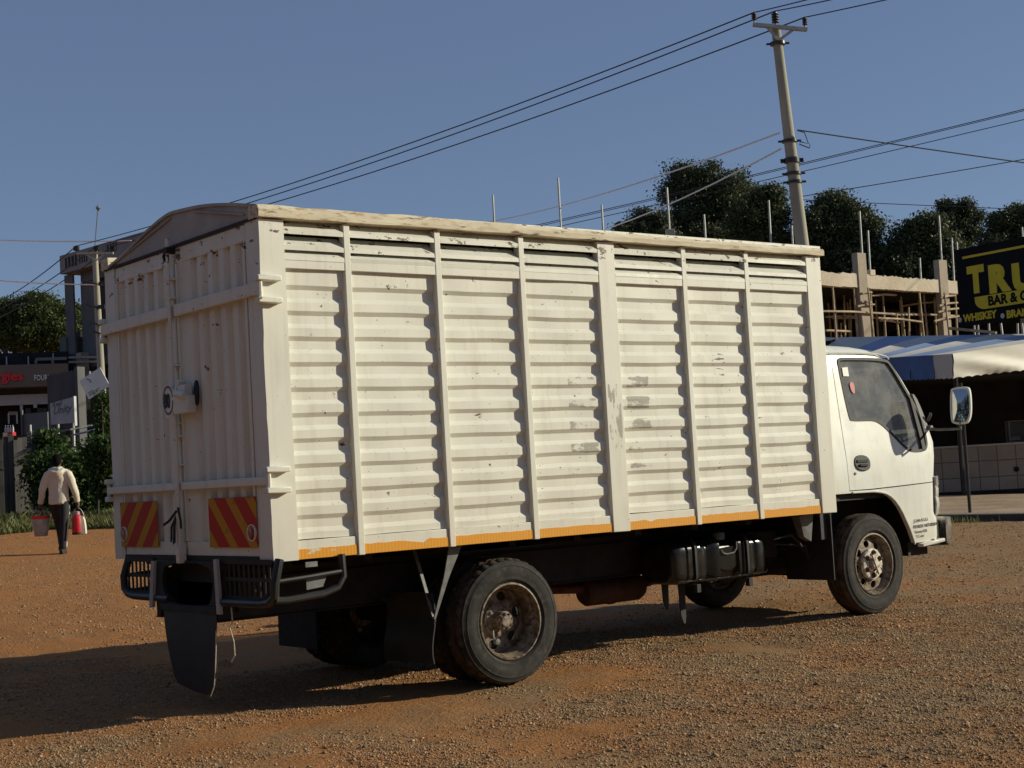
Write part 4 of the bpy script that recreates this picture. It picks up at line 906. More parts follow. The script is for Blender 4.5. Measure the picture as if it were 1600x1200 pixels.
m = MB(); a = sy(1485,513); b = sy(1560,520); m.tube([tuple(sg.pt(a[0],a[1],-.05)),tuple(sg.pt(b[0],b[1],-.08))],.035,6); bp(m, 'sign_brace', 'timber', SG)

# --- striped tent stall
TN = thing('market_tent', lab_at(P(1540,772,30)), 'blue and white striped tarpaulin tent with a scalloped white valance', 'tent')
A_ = P(1487,553,27); Bk = P(1262,566,30.5); Fr = P(1640,531,28.3)
A_ = Vector(A_); Rdg0 = P(1300,527,33.5); Rdg1 = P(1760,510,33.0)
Fr2 = A_+(Fr-A_)*2.2
M_roof = NT('striped_roof')
def grid(f00, f10, f01, f11, nu, nv, sag, noise_=.02, seed=1):
    r__ = random.Random(seed); out = []
    for i in range(nu+1):
        u = i/nu; row = []
        for j in range(nv+1):
            v = j/nv; p = f00.lerp(f10,u).lerp(f01.lerp(f11,u),v); p = p-Vector((0,0,sag*math.sin(math.pi*u)*math.sin(math.pi*v)))
            row.append(p+Vector((0,0,noise_*math.sin(u*19+v*3)*math.sin(v*3.14))))
        out.append(row)
    return out
# roof: strips run from the left eave up towards the ridge at the right
ns = 10; 
def strip(u0, u1, mat):
    m = MB(); a0, a1 = Bk.lerp(A_,u0), Bk.lerp(A_,u1); f0 = P(1312+1560*u0*.28, 527-8*u0, 33.5); f1 = P(1312+1560*u1*.28, 527-8*u1, 33.5)
    g_ = grid(a0,a1,f0,f1,2,10,.05,.02); vs = [p for row in g_ for p in row]; k = 11
    m.add(vs,[(i*k+j,i*k+j+1,(i+1)*k+j+1,(i+1)*k+j) for i in range(2) for j in range(10)])
    return bp(m, 'roof_strip', mat, TN, 0, 60)
us = [0,.17,.30,.43,.54,.68,.84,1.0]
for i in range(len(us)-1): strip(us[i],us[i+1],'tarpgrey' if i%2 == 0 else 'roofblue')
# front slope above the lit valance: strips continue
e1 = P(1312+1560*.28,519,33.5)
for i, (u0, u1) in enumerate(((0,.14),(.14,.30),(.30,.46),(.46,.62),(.62,.8),(.8,1))):
    a0, a1 = A_.lerp(Fr2,u0), A_.lerp(Fr2,u1); f0, f1 = e1.lerp(Rdg1+(Fr2-Fr)*.9,u0), e1.lerp(Rdg1+(Fr2-Fr)*.9,u1)
    m = MB(); g_ = grid(a0,a1,f0,f1,2,8,.04,.02); m.add([p for row in g_ for p in row],[(a*9+j,a*9+j+1,(a+1)*9+j+1,(a+1)*9+j) for a in range(2) for j in range(8)])
    bp(m, 'roof_strip', 'roofblue' if i%2 == 0 else 'tarpgrey', TN, 0, 60)
# loose tarpaulin corner over the cab
m = MB(); m.add([P(1266,528,33),P(1284,521,32.6),P(1290,527,33),P(1312,528,33.6),P(1296,532,32.4),P(1262,536,32)],[(0,1,2,4,5),(2,3,4)]); bp(m, 'tarp_corner', 'tarpgrey', TN, 0, 60)
# valances with folds and a scalloped hem
def valance(a, b, h0, h1, n, mat, fold, name='valance', scal=.022, nrm=None):
    m = MB(); d = (b-a); nv = 6; vs = []; nrm = nrm or Vector((-d.y,d.x,0)).normalized()
    for i in range(n+1):
        u = i/n; top = a+d*u; h = h0+(h1-h0)*u
        for j in range(nv+1):
            v = j/nv; w_ = fold*(math.sin(u*9-v*5)*.6+math.sin(u*23-v*9)*.4)*v*(1-v*.3)*2; sc = scal*abs(math.sin(u*n*math.pi/4)) if j == nv else 0
            vs.append(top-Vector((0,0,h*v-sc))+nrm*w_)
    return bp(m.add(vs,[(i*(nv+1)+j,i*(nv+1)+j+1,(i+1)*(nv+1)+j+1,(i+1)*(nv+1)+j) for i in range(n) for j in range(nv)]), name, mat, TN, 0, 60)
valance(A_+Vector((.03,0,.01)),Fr2,.45,.62,96,'tarpwhite',.045)
S1 = A_.lerp(Bk,.115)
valance(S1,A_,.45,.45,16,'tarpgrey',.02); S2 = A_.lerp(Bk,.27); valance(S2,S1,.45,.45,20,'tarpblue',.02)
S3 = A_.lerp(Bk,.45); valance(S3,S2,.45,.45,20,'tarpblue',.02); valance(Bk,S3,.45,.45,40,'tarpgrey',.02)
pz = P(1495,803,26.9)
for pt, dz in ((A_+RH*.16+FH*.14-Vector((0,0,.1)),0),(Bk,0),(Fr2+FH*.1-Vector((0,0,.1)),0)):
    m = MB(); m.tube([(pt.x,pt.y,hz(pt.x,pt.y)-.05),(pt.x,pt.y,pt.z-.42)],.03,8); bp(m, 'tent_pole', 'black', TN)
for pt in (P(1500,690,33.2),P(1390,690,33.4),P(1650,690,33.2)):
    m = MB(); m.tube([(pt.x,pt.y,hz(pt.x,pt.y)-.05),(pt.x,pt.y,pt.z+2.2)],.05,8); bp(m, 'tent_pole', 'black', TN)
# --- food counter with tiles, stall back wall
ct = Fac(1400,34,1600,33.6); nu_ = ct.u
uv = TILE.n('ShaderNodeCombineXYZ', {0:TILE.n('ShaderNodeVectorMath',{0:TILE.pos(),1:tuple(nu_)},operation='DOT_PRODUCT').outputs['Value'],1:TILE.xyz()[2]})
TILE.t.links.new(uv.outputs[0], br.inputs['Vector'])
M['tile'] = TILE.done(TILE.mix(TILE.math('MULTIPLY',TILE.step(TILE.noise(1.5,4),.5,.8),.5), br.outputs[0], (.18,.16,.15)), .4)
z0c, z1c = ct.tz(1540,773)[1], ct.tz(1540,694)[1]
CTt = thing('tiled_counter', lab_at(ct.pt(2,0)), 'long counter faced with pale square tiles in the shade of the tent', 'counter')
m = MB(); ct.box(m,-2.5,5.,z0c-.4,z1c-.05,0,.7); cc = bp(m, 'counter_body', 'tile', CTt)
m = MB(); ct.box(m,-2.5,5.,z1c-.045,z1c,-.02,.74); bp(m, 'counter_top', 'lightband', CTt, .01)
m = MB(); ct.box(m,-2.5,5.,z0c-.4,z0c+.10,-.02,-.001); bp(m, 'counter_plinth', 'darkwall', CTt)
a = ct.tz(1588,733)
m = MB(); m.lathe([(0,-.02),(.06,-.02),(.06,.0)],(0,0,0),12); m.v = [tuple(ct.pt(a[0]+x,a[1]+z,-.01+y)) for x, y, z in m.v]; bp(m, 'drain_hole', 'darkwall', CTt)
ST_ = thing('stall_back', lab_at(ct.pt(2,0,4)), 'dark timber back room of the food stall behind the tiled counter', 'stall')
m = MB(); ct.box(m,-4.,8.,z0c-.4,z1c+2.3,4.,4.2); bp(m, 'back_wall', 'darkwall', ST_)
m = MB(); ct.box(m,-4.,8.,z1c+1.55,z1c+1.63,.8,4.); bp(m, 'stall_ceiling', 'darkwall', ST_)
for tt in (-1.2,.6,2.0,3.6):
    m = MB(); ct.box(m,tt,tt+.1,z0c-.4,z1c+2.,3.8,3.99); bp(m, 'stall_post', 'brown', ST_)
DC = thing('display_case', lab_at(ct.pt(2.4,0,.3)), 'glass food display case with a green back on the tiled counter', 'display case')
DC.location.z = z1c; WORLD[DC.name] = Vector(DC.location)
a, b = ct.tz(1578,692,.1), ct.tz(1620,655,.1)
m = MB(); ct.box(m,a[0],b[0],z1c+.003,z1c+.03,.1,.55); ct.box(m,a[0],b[0],b[1]-.02,b[1],.1,.55)
for tt in (a[0],b[0]-.03): ct.box(m,tt,tt+.03,z1c+.03,b[1]-.02,.1,.13); ct.box(m,tt,tt+.03,z1c+.03,b[1]-.02,.52,.55)
bp(m, 'case_frame', 'steel', DC)
m = MB(); ct.box(m,a[0]+.04,b[0]-.04,z1c+.04,b[1]-.03,.45,.5); bp(m, 'case_back', 'bluegrey', DC)
m = MB(); ct.box(m,a[0]+.06,a[0]+.25,z1c+.035,z1c+.14,.2,.4); bp(m, 'food_tray', 'steel', DC, .02)
# --- pavement and kerb
def ribbon(name, pts, w0, zoff, mat, h=.14, depth=None, label=None):
    m = MB(); rg = []
    for k, (p, q) in enumerate(pts):
        z = max(hz(p.x,p.y),-1); z2 = hz(q.x,q.y); rg.append([(p.x,p.y,z-.2),(p.x,p.y,z+zoff),(q.x,q.y,max(z2,z)+zoff),(q.x,q.y,z-.3)])
    m.loft(rg); o = part(m, name, M[mat], None, .01, 30); tag(o, kind='structure'); return o
ka = [P(px,813+ (1500-px)*.055+2*math.sin(px*.05),26.3-(px-1450)*.004) for px in range(1130,2060,14)]
kb = [p+FH*.32 for p in ka]
for i, p in enumerate(ka): p.z = kb[i].z = 0
kk = ribbon('kerb', list(zip(ka,kb)), 0, .12, 'kerb')
pa = [p+FH*.325 for p in ka]; pb = [p+FH*8. for p in ka]
ribbon('pavement', list(zip(pa,pb)), 0, .10, 'paver')
# ------------------------------------------------------------------ foliage
def leafmat(name, a, b, trans=.25):
    t = NT(name); rp = t.n('ShaderNodeNewGeometry').outputs['Random Per Island']
    c = t.mix(rp, a, b); d = t.n('ShaderNodeBsdfPrincipled', {'Base Color':c,'Roughness':.55,'Specular IOR Level':.3}); tl = t.n('ShaderNodeBsdfTranslucent', {'Color':c})
    mx = t.n('ShaderNodeMixShader', {0:trans,1:d.outputs[0],2:tl.outputs[0]}); t.t.links.new(mx.outputs[0], t.out.inputs[0]); return t.m
M['leafdark'] = leafmat('dark_foliage', (.038,.054,.022), (.11,.125,.052))
M['leafmid'] = leafmat('mid_foliage', (.035,.06,.016), (.10,.125,.040))
M['leafbush'] = leafmat('bush_foliage', (.022,.05,.010), (.07,.12,.022))
M['leafgrey'] = leafmat('greygreen_foliage', (.045,.06,.03), (.09,.105,.05))
M['grass'] = leafmat('grass_blade', (.08,.11,.03), (.22,.21,.08), .3)
M['bark'] = simple('bark', (.06,.048,.038), .9, var=.4, scale=5, bump=.4)
def leaves(blobs, n, size, seed, clump=.35, per=45, aspect=.5, droop=0.):
    """blobs: (centre, rx, ry, rz); leaf quads gathered in clumps through each blob's volume, denser near its skin"""
    r_ = np.random.default_rng(seed); wts = np.array([b[1]*b[2]*b[3] for b in blobs])**.6; wts /= wts.sum(); Vs = []
    for b, wt in zip(blobs, wts):
        nn = int(n*wt); nc = max(4,nn//per); u = r_.normal(size=(nc,3)); u /= np.linalg.norm(u,axis=1,keepdims=True)
        rad = r_.random(nc)**.38*(.70+.27*r_.random(nc)); cc = u*rad[:,None]
        c = np.array(b[0])+(cc[:,:1]*b[1]*np.array(RH)[None]+cc[:,1:2]*b[2]*np.array(FH)[None]+cc[:,2:]*b[3]*np.array([0,0,1.])[None])
        cs = clump*(.5+r_.random(nc)); k = r_.integers(0,nc,nn)
        p = c[k]+np.clip(r_.normal(size=(nn,3)),-1.25,1.25)*cs[k][:,None]*np.array([1,1,.7]); p[:,2] -= droop*r_.random(nn)**2
        a = r_.normal(size=(nn,3)); a /= np.linalg.norm(a,axis=1,keepdims=True); q = r_.normal(size=(nn,3)); q[:,2] += .5
        q -= a*(q*a).sum(1)[:,None]; q /= np.linalg.norm(q,axis=1,keepdims=True); s = size*(.6+.8*r_.random(nn))[:,None]
        Vs.append(np.stack([p-a*s, p+q*s*aspect, p+a*s, p-q*s*aspect],1))
    V = np.concatenate(Vs).reshape(-1,3); F = np.arange(len(V)).reshape(-1,4)
    return V, F
def crown_px(px, py, rx, ry, D, rd=None):
    s = D/FPX; return (tuple(P(px,py,D)), rx*s, (rd if rd else rx)*s, ry*s)
def tree(name, label, D, base, blobs, n, size, seed, mat, cat='tree', group=None, clump=.5, trunk_r=.22):
    """base: pixel of the trunk foot column; blobs in pixels (x, y, rx, ry[, depth shift])"""
    bl = [crown_px(b[0],b[1],b[2],b[3],D+(b[4] if len(b) > 4 else 0)) for b in blobs]
    r_ = random.Random(seed+500); tuft = []
    for (c, rx, ry, rz) in bl:
        for k in range(5):
            th = r_.uniform(-.5,3.64); e = r_.uniform(.80,1.08); s_ = r_.uniform(.16,.34)
            q = Vector(c)+RH*(rx*math.cos(th)*e)+FH*(ry*r_.uniform(-.8,.8))+Vector((0,0,rz*math.sin(th)*e)); tuft.append((tuple(q), rx*s_, ry*s_, rz*s_*r_.uniform(.8,1.5)))
    tufts = bl+tuft
    p0 = P(base,700,D); z0_ = hz(p0.x,p0.y); T = thing(name, (p0.x,p0.y,z0_), label, cat, group)
    V, F = leaves(tufts, int(n*NL), size*SL, seed, clump*.62, per=60)
    link('crown', np_mesh('crown', V, F, M[mat]), T)
    m = MB(); r_ = random.Random(seed); cz = sum(b[0][2] for b in bl)/len(bl); top = Vector((sum(b[0][0] for b in bl)/len(bl),sum(b[0][1] for b in bl)/len(bl),cz))
    f0 = Vector((p0.x,p0.y,z0_-.1)); mid = f0.lerp(top,.55)+Vector((r_.uniform(-.2,.2),r_.uniform(-.2,.2),0))
    m.tube([f0,f0.lerp(mid,.5)+Vector((.05,.05,0)),mid,top],[trunk_r,trunk_r*.8,trunk_r*.6,trunk_r*.25],8)
    for b in bl:
        c = Vector(b[0])
        for k in range(3):
            e = c+Vector((r_.uniform(-.6,.6)*b[1],r_.uniform(-.6,.6)*b[2],r_.uniform(-.1,.8)*b[3])); s_ = f0.lerp(mid,r_.uniform(.6,1.))
            m.tube([s_,s_.lerp(e,.5)+Vector((0,0,.15*b[3])),e],[trunk_r*.45,trunk_r*.25,.02],6)
    bp(m, 'trunk', 'bark', T, 0, 60); return T
G = 'trees behind the unfinished building'
NL, SL = 4.6, .38
tree('broadleaf_tree','tall dark tree with a ragged crown rising above the middle of the truck body',62,1110,[(1078,296,34,34),(1064,285,20,24),(1100,290,30,26),(1140,318,40,36),(1122,330,50,42),(1072,345,32,38),(1095,370,60,45),(1150,365,45,45),(1050,375,32,36),(1110,410,85,40)],15000,.17,31,'leafdark',group=G,clump=.48)
tree('broadleaf_tree','dark tree right beside the tall concrete pole, lower than its left neighbour',58,1195,[(1188,312,24,20),(1206,335,26,26),(1178,345,26,28),(1196,370,36,34),(1218,395,28,34),(1170,395,30,34)],8000,.16,32,'leafdark',group=G,clump=.42)
tree('broadleaf_tree','round dense dark tree right of the tall concrete pole',58,1310,[(1298,326,24,20),(1318,335,26,24),(1285,345,30,26),(1330,360,36,32),(1292,370,42,36),(1268,385,34,36),(1352,388,32,32),(1320,405,56,40),(1372,412,22,26),(1256,420,30,30)],17000,.16,33,'leafdark',group=G,clump=.42)
tree('broadleaf_tree','dense dark tree left of the bar sign with a feathery tree behind it',58,1440,[(1440,356,20,18),(1424,374,24,22),(1450,374,28,26),(1412,396,24,26),(1438,402,36,34),(1470,402,30,34),(1406,425,26,26),(1450,430,50,34),(1490,425,30,30),(1450,480,60,40)],14000,.16,34,'leafdark',group=G,clump=.42)
tree('feathery_tree','taller loose feathery tree above the left edge of the bar sign',66,1495,[(1480,326,12,11),(1500,338,20,16),(1516,362,18,18),(1490,368,20,20),(1470,348,13,14),(1524,340,9,9),(1508,322,8,8),(1500,405,34,28)],7500,.15,35,'leafgrey',group=G,clump=.30)
tree('broadleaf_tree','dark tree above the bar sign at the right edge of the photo',60,1590,[(1572,345,18,16),(1596,338,26,22),(1618,362,34,30),(1580,370,32,28),(1560,392,24,26),(1590,410,60,36),(1570,470,70,50),(1650,440,60,60)],17000,.16,36,'leafdark',group=G,clump=.42)
tree('sapling','small pale tree showing just above the truck top edge, left of the tall dark tree',60,1005,[(1005,338,11,13),(1020,350,15,14),(990,354,14,12),(974,360,10,9),(1034,345,10,14),(1005,382,46,28)],5000,.14,37,'leafgrey',group=G,clump=.28,trunk_r=.1)
tree('broadleaf_tree','broad sunlit green tree behind the filling station canopy',92,40,[(35,490,42,24),(75,498,34,28),(6,505,36,30),(45,525,58,32),(90,525,30,32),(-30,520,45,38),(112,510,20,26)],22000,.22,41,'leafmid',clump=.62,trunk_r=.35)
tree('broadleaf_tree','dark tree behind the unfinished grey block, beside its corner column',96,150,[(118,505,14,26),(160,520,36,36)],4000,.22,42,'leafmid',clump=.6)
# hedge, bushes and creeper on the left
def bush(name, label, D, blobs, n, size, seed, mat, cat='bush', group=None, clump=.18):
    bl = [crown_px(b[0],b[1],b[2],b[3],D+(b[4] if len(b) > 4 else 0)) for b in blobs]; p = P(blobs[0][0],blobs[0][1],D)
    V, F = leaves(bl, n, size, seed, clump); T = thing(name, (p.x,p.y,hz(p.x,p.y)), label, cat, group)
    link('foliage', np_mesh('foliage', V, F, M[mat]), T); m = MB(); r_ = random.Random(seed)
    for k in range(6): e = Vector(bl[k%len(bl)][0]); m.tube([(p.x+r_.uniform(-.3,.3),p.y+r_.uniform(-.3,.3),hz(p.x,p.y)-.1),tuple(e+Vector((r_.uniform(-.3,.3),r_.uniform(-.3,.3),0)))],[.03,.012],6)
    bp(m, 'stem', 'bark', T, 0, 60); return T
bush('overgrown_hedge','large overgrown hedge behind the walking person',33,[(92,738,38,32),(112,742,26,34),(132,750,40,38),(78,760,22,40),(150,790,32,42),(120,790,40,36),(64,730,12,14)],26000,.05,51,'leafbush','hedge',clump=.22)
bush('bush','leafy bush between the pole and the rear of the truck',31.5,[(162,716,13,22),(172,750,20,44),(154,702,9,14),(180,708,13,24)],11000,.05,52,'leafbush',clump=.18)
bush('creeper','dark creeper climbing the foot of the power pole',40,[(163,628,4,16),(165,655,7,18),(160,680,10,18),(156,640,6,10)],3600,.05,53,'leafbush','creeper',clump=.11)
bush('shrub','small shrub on top of the hedge below the white board',34.5,[(75,684,9,8),(65,698,12,8),(85,696,12,7)],2600,.05,54,'leafbush',clump=.14)
# grass bank: countless blades
def grass(n, seed, pxr, pyr):
    r_ = np.random.default_rng(seed); D = r_.uniform(27.5,36.,n); pxs = r_.uniform(-90,260,n); a = (pxs-800)/FPX*D
    x = CAM.x+FH.x*D+RH.x*a; y = CAM.y+FH.y*D+RH.y*a; keep = (vnoise(x,y,.9,41)+.5*vnoise(x,y,3.,42)+(D-29.3)*.35) > -.1
    x, y = x[keep], y[keep]; n = len(x); z = HT(x,y); h = r_.gamma(3.,.017,n)*(.5+1.3*np.clip(vnoise(x,y,1.2,43)+.5,0,1)); th = r_.random(n)*6.283; w = .008+.010*r_.random(n)
    dx, dy = np.cos(th)*w, np.sin(th)*w; lx, ly = r_.normal(0,.4,n)*h, r_.normal(0,.4,n)*h
    V = np.stack([np.stack([x-dx,y-dy,z-.02],1),np.stack([x+dx,y+dy,z-.02],1),np.stack([x+lx*.5+dx*.6,y+ly*.5+dy*.6,z+h*.6],1),np.stack([x+lx,y+ly,z+h],1)],1).reshape(-1,3)
    return V, np.arange(len(V)).reshape(-1,4)
V, F = grass(90000,61,0,0)
tag(link('grass_bank', np_mesh('grass_bank', V, F, M['grass'])), 'rough sunlit grass along the foot of the hedge and fence', 'grass', kind='stuff')
n = 5000; r_ = np.random.default_rng(63); i_ = r_.integers(0,len(ka)-1,n); u_ = r_.random(n)
xs = np.array([p.x for p in ka]); ys2 = np.array([p.y for p in ka]); x = xs[i_]*(1-u_)+xs[i_+1]*u_-FH.x*r_.gamma(1.2,.12,n); y = ys2[i_]*(1-u_)+ys2[i_+1]*u_-FH.y*r_.gamma(1.2,.12,n)
keep = vnoise(x,y,1.1,71) > .02; x, y = x[keep], y[keep]; n = len(x); z = HT(x,y); h = r_.gamma(3.,.022,n); th = r_.random(n)*6.283
V = np.stack([np.stack([x-np.cos(th)*.01,y-np.sin(th)*.01,z-.02],1),np.stack([x+np.cos(th)*.01,y+np.sin(th)*.01,z-.02],1),np.stack([x+r_.normal(0,.02,n),y+r_.normal(0,.02,n),z+h],1)],1).reshape(-1,3)
tag(link('kerb_grass', np_mesh('kerb_grass', V, np.arange(len(V)).reshape(-1,3), M['grass'])), 'sparse tufts of grass along the foot of the kerb', 'grass', kind='stuff')
# far woodland closing the horizon beyond the buildings
bl = []
r2 = random.Random(5)
for k in range(70):
    a = -170+340*k/69; D = 190+r2.uniform(-15,25); p = CAM+FH*D+RH*a; bl.append(((p.x,p.y,2+r2.uniform(0,2)),6,5,r2.uniform(4,6.5)))
NF = len(bl)
for k in range(64):                      # unseen trees added behind the camera and to the left to cut skylight
    a = R(112+228*k/63); near = R(125) < a < R(250)
    D = (35 if near else 64)+r2.uniform(-3,5); hgt_ = (13.5 if near else 14 if a < R(300) else 8.5)+r2.uniform(-2,3)
    bl.append(((2+D*math.cos(a), 1+D*math.sin(a), hgt_*.42), 5, 4, hgt_*.62))
V, F = leaves(bl[:NF], 26000, .5, 77, 1.6); V2, F2 = leaves(bl[NF:], 42000, .45, 78, 1.3); F = np.concatenate([F,F2+len(V)]); V = np.concatenate([V,V2])
tag(link('woodland_and_shade_trees', np_mesh('woodland_and_shade_trees', V, F, M['leafdark'])), 'low dark line of far woodland on the horizon, with unseen shade trees added round the yard', 'woodland', kind='stuff')
# ------------------------------------------------------------------ left side: fence, boards, filling station, unfinished block
fn = Fac(-60,33.6,60,34.2)
FN = thing('plank_fence', lab_at(fn.tz and fn.pt(1,0)), 'weathered grey plank fence at the left edge with one paler section', 'fence')
r_ = random.Random(3); px = -75
while px < 54:
    w = r_.uniform(6,9); pale = 16 < px < 38; ytop = 682+r_.uniform(-4,6)+(6 if px > 40 else 0); ybot = 792
    a = fn.tz(px,ytop); b = (a[0]+(w-.35)*34/FPX, fn.tz(px,ybot)[1]); dd = -.03 if pale else r_.uniform(0,.03)
    m = MB(); fn.box(m,a[0],b[0],b[1]-.6,a[1],dd,dd+.03); bp(m, 'plank', 'plankpale' if pale else 'plank', FN, .004); px += w
for px in (-40,5,43):
    a = fn.tz(px,676); m = MB(); fn.box(m,a[0],a[0]+.09,a[1]-2.6,a[1],.06,.15); bp(m, 'fence_post', 'plankpale', FN)
m = MB(); fn.box(m,fn.tz(-75,700)[0],fn.tz(54,700)[0],fn.tz(0,705)[1]-.05,fn.tz(0,705)[1]+.05,.06,.10); bp(m, 'fence_rail', 'plank', FN)
# filling station
fs = Fac(-120,69,120,71); FS = thing('filling_station', lab_at(fs.pt(4,0,3)), 'filling station with a taupe canopy fascia and red lettering', 'building')
m = MB(); fs.pbox(m,-150,575,108,602.5,0,7.); cy_ = bp(m, 'canopy_fascia', 'fascia', FS, .03)
def ftext(s, px, py, size, mat, nm, bold, **k):
    t0, z0_ = fs.tz(px,py,-.02); return link(nm, text_mesh(s, size, M[mat], lambda a,b,c: fs.pt(t0+a,z0_+b,-.05-c), bold=bold, ext=.04, **k), cy_)
ftext('rgies', -6, 595.0, .62, 'redletter', 'canopy_lettering', .018, wx=1.0)
ftext('FOURW', 53, 594.5, .36, 'whiteletter', 'canopy_lettering', .006, wx=.66)
m = MB(); fs.pbox(m,-150,603,108,628,1.2,7.); bp(m, 'shop_upper_wall', 'brown', FS)
m = MB(); fs.pbox(m,-150,623,75,631,1.0,1.2); bp(m, 'shop_white_band', 'lightband', FS)
m = MB(); fs.pbox(m,-150,628,108,760,2.2,2.4); bp(m, 'shop_front', 'darkwall', FS)
for xa, xb, ya, yb in ((31,36,633,646),(52,58,630,637),(12,15,646,662),(25,28,646,662),(-40,-35,632,690)):
    m = MB(); fs.pbox(m,xa,ya,xb,yb,.9,1.2); bp(m, 'white_pillar', 'lightband', FS)
for xa in (40,58,66):
    m = MB(); fs.pbox(m,xa,638,xa+8,646,2.1,2.19); bp(m, 'shop_window', 'window', FS)
m = MB(); fs.pbox(m,13,643,28,648,2.0,2.19); bp(m, 'door_lintel', 'lightband', FS)
m = MB(); fs.pbox(m,-150,556,108,575,3.,7.); rp_ = bp(m, 'roof_parapet', 'darkwall', FS)
for xa in (9,43,-30): 
    m = MB(); fs.pbox(m,xa,557,xa+2.5,573,2.6,2.9); bp(m, 'roof_post', 'lightband', FS)
for xa in (54,80):
    m = MB(); fs.pbox(m,xa,561,xa+5,569,2.4,2.9); bp(m, 'roof_light', 'greylite', FS, .05)
m = MB(); fs.pbox(m,56,559,104,562,2.4,2.7); bp(m, 'roof_rail', 'greylite', FS)
m = MB(); fs.pbox(m,82,552,84,560,2.4,2.6); bp(m, 'roof_rail', 'lightband', FS)
# unfinished grey block
lb = Fac(93,75,161,72); LBd = thing('grey_block', lab_at(lb.pt(4,0,2)), 'unfinished grey cement block with open corner columns, left of the truck', 'building')
tA, zT = lb.tz(93,400); _, zB = lb.tz(93,429); gl = hz(lb.pt(3,0).x, lb.pt(3,0).y); TE = 14.
m = MB(); lb.box(m,tA,TE,zB,zT,0,6.); par_ = bp(m, 'parapet', 'greylite', LBd)
m = MB(); lb.box(m,tA+.9,TE,zB-.5,zB-.001,.6,6.); bp(m, 'roof_beam', 'grey', LBd)
for xa, xb, ya, yb in ((101,120,402,415),(123,136,397,409),(160,166,384,394),(167,182,381,392)):
    m = MB(); a = lb.tz(xa,ya+1,-.02); b = lb.tz(xb,yb-1,-.02); lb.box(m,a[0],b[0],b[1],a[1],-.012,-.001); vp = bp(m, 'parapet_shade_panel', 'darkwall', par_)  # dark sheet on the solid parapet, painting the shade of an opening
    for k in range(3):
        tt = a[0]+(b[0]-a[0])*(k+.7)/3.4; m = MB(); lb.box(m,tt,tt+.08,b[1],a[1],-.025,-.013); bp(m, 'opening_bar', 'greylite', par_)
def lbx(px, d=0., py=480): return lb.tz(px,py,d)[0]
m = MB(); lb.box(m,lbx(102,.4),lbx(115,.4),gl-1,zB-.003,.4,.5); bp(m, 'corner_column', 'grey', LBd)
m = MB(); lb.box(m,lbx(127,.7),lbx(156,.7),lb.tz(130,560)[1],zB-.5,.7,1.2); bp(m, 'cement_wall', 'grey', LBd)
m = MB(); lb.box(m,lbx(156,2.),TE,lb.tz(130,650)[1],zB-.5,2.0,2.4); bp(m, 'cement_wall', 'grey', LBd)
m = MB(); lb.box(m,lbx(104,.5),TE,lb.tz(130,560)[1]-.4,lb.tz(130,560)[1]-.001,.5,6); bp(m, 'floor_slab', 'grey', LBd)
m = MB(); lb.pbox(m,93,528,104,558,.3,2.0); bp(m, 'side_wall', 'grey', LBd)
m = MB(); lb.box(m,lbx(108,2.6),TE,gl-1,lb.tz(130,560)[1]-.41,2.6,3.0); bp(m, 'lower_wall', 'darkwall', LBd)
m = MB(); lb.pbox(m,115,520,127,560,1.5,2.4); bp(m, 'stair_panel', 'darkwall', LBd)
for ya, yb in ((440,458),(462,486)):
    m = MB(); a = lb.tz(157,ya,1.9); b = lb.tz(165,yb,1.9); lb.box(m,a[0],b[0]+.5,b[1],a[1],1.93,1.99); wf = bp(m, 'window', 'bluewin', LBd)
    m = MB(); lb.box(m,a[0]+.3,a[0]+.36,b[1],a[1],1.90,1.929); lb.box(m,a[0],b[0]+.5,b[1]-.05,b[1],1.90,1.929); bp(m, 'window_frame', 'bluemetal', wf)
m = MB(); lb.pbox(m,119,552,130,640,-.1,.3); bp(m, 'front_pier', 'column', LBd)
for ya in (559,566):
    a = lb.tz(108,ya,-.3); b = lb.tz(153,ya-1,-.3); m = MB(); m.tube([lb.pt(a[0],a[1],-.3),lb.pt(b[0],b[1],-.3)],.06,6); bp(m, 'scaffold_rail', 'column', LBd)
# dark sheet hoarding below, with its board and lean-to roof
ho = Fac(72,52,128,51); HO = thing('sheet_hoarding', lab_at(ho.pt(.6,0)), 'tall dark corrugated sheet hoarding below the unfinished grey block', 'hoarding')
a = ho.tz(73,587); b = ho.tz(117,578); z0_ = ho.tz(90,700)[1]; m = MB(); vs = []; n = 40
for i in range(n+1):
    u = i/n; tt = a[0]+(b[0]-a[0])*u; d = .03*(i%2); vs += [ho.pt(tt,z0_-.8,d),ho.pt(tt,a[1]+(b[1]-a[1])*u+.03*math.sin(i*1.7),d)]
m.add(vs,[(2*i,2*i+1,2*i+3,2*i+2) for i in range(n)]); bp(m, 'sheet_panel', 'galv', HO, 0, 0)
m = MB(); ho.box(m,b[0],b[0]+.14,z0_-.8,b[1]+.1,-.02,.3); bp(m, 'hoarding_pier', 'galv', HO)
bo = Fac(76,50,116,49.6); BO = thing('shop_board', lab_at(bo.pt(.4,0)), 'pale printed board with script lettering in front of the dark hoarding', 'sign')
a = bo.tz(78,628); b = bo.tz(116,660.5); m = MB()
m.poly([(a[0],a[1]-.05),(b[0],a[1]+.10),(b[0],b[1]),(a[0],b[1]-.0)], lambda p,q,k: tuple(bo.pt(p,q,.08*k)), th=1); bf = bp(m, 'board_face', 'bluemetal', BO, .005)
m = MB(); bo.box(m,b[0],b[0]+.04,b[1]-.1,a[1]+.12,-.02,.1); bp(m, 'board_edge', 'lightband', BO)
def btext(s, px, py, size, **k):
    t0, z0_ = bo.tz(px,py,-.02); return link('board_lettering', text_mesh(s, size, M['greyink'], lambda a,b,c: bo.pt(t0+a,z0_+b+a*.1,-.006-c), **k), bf)
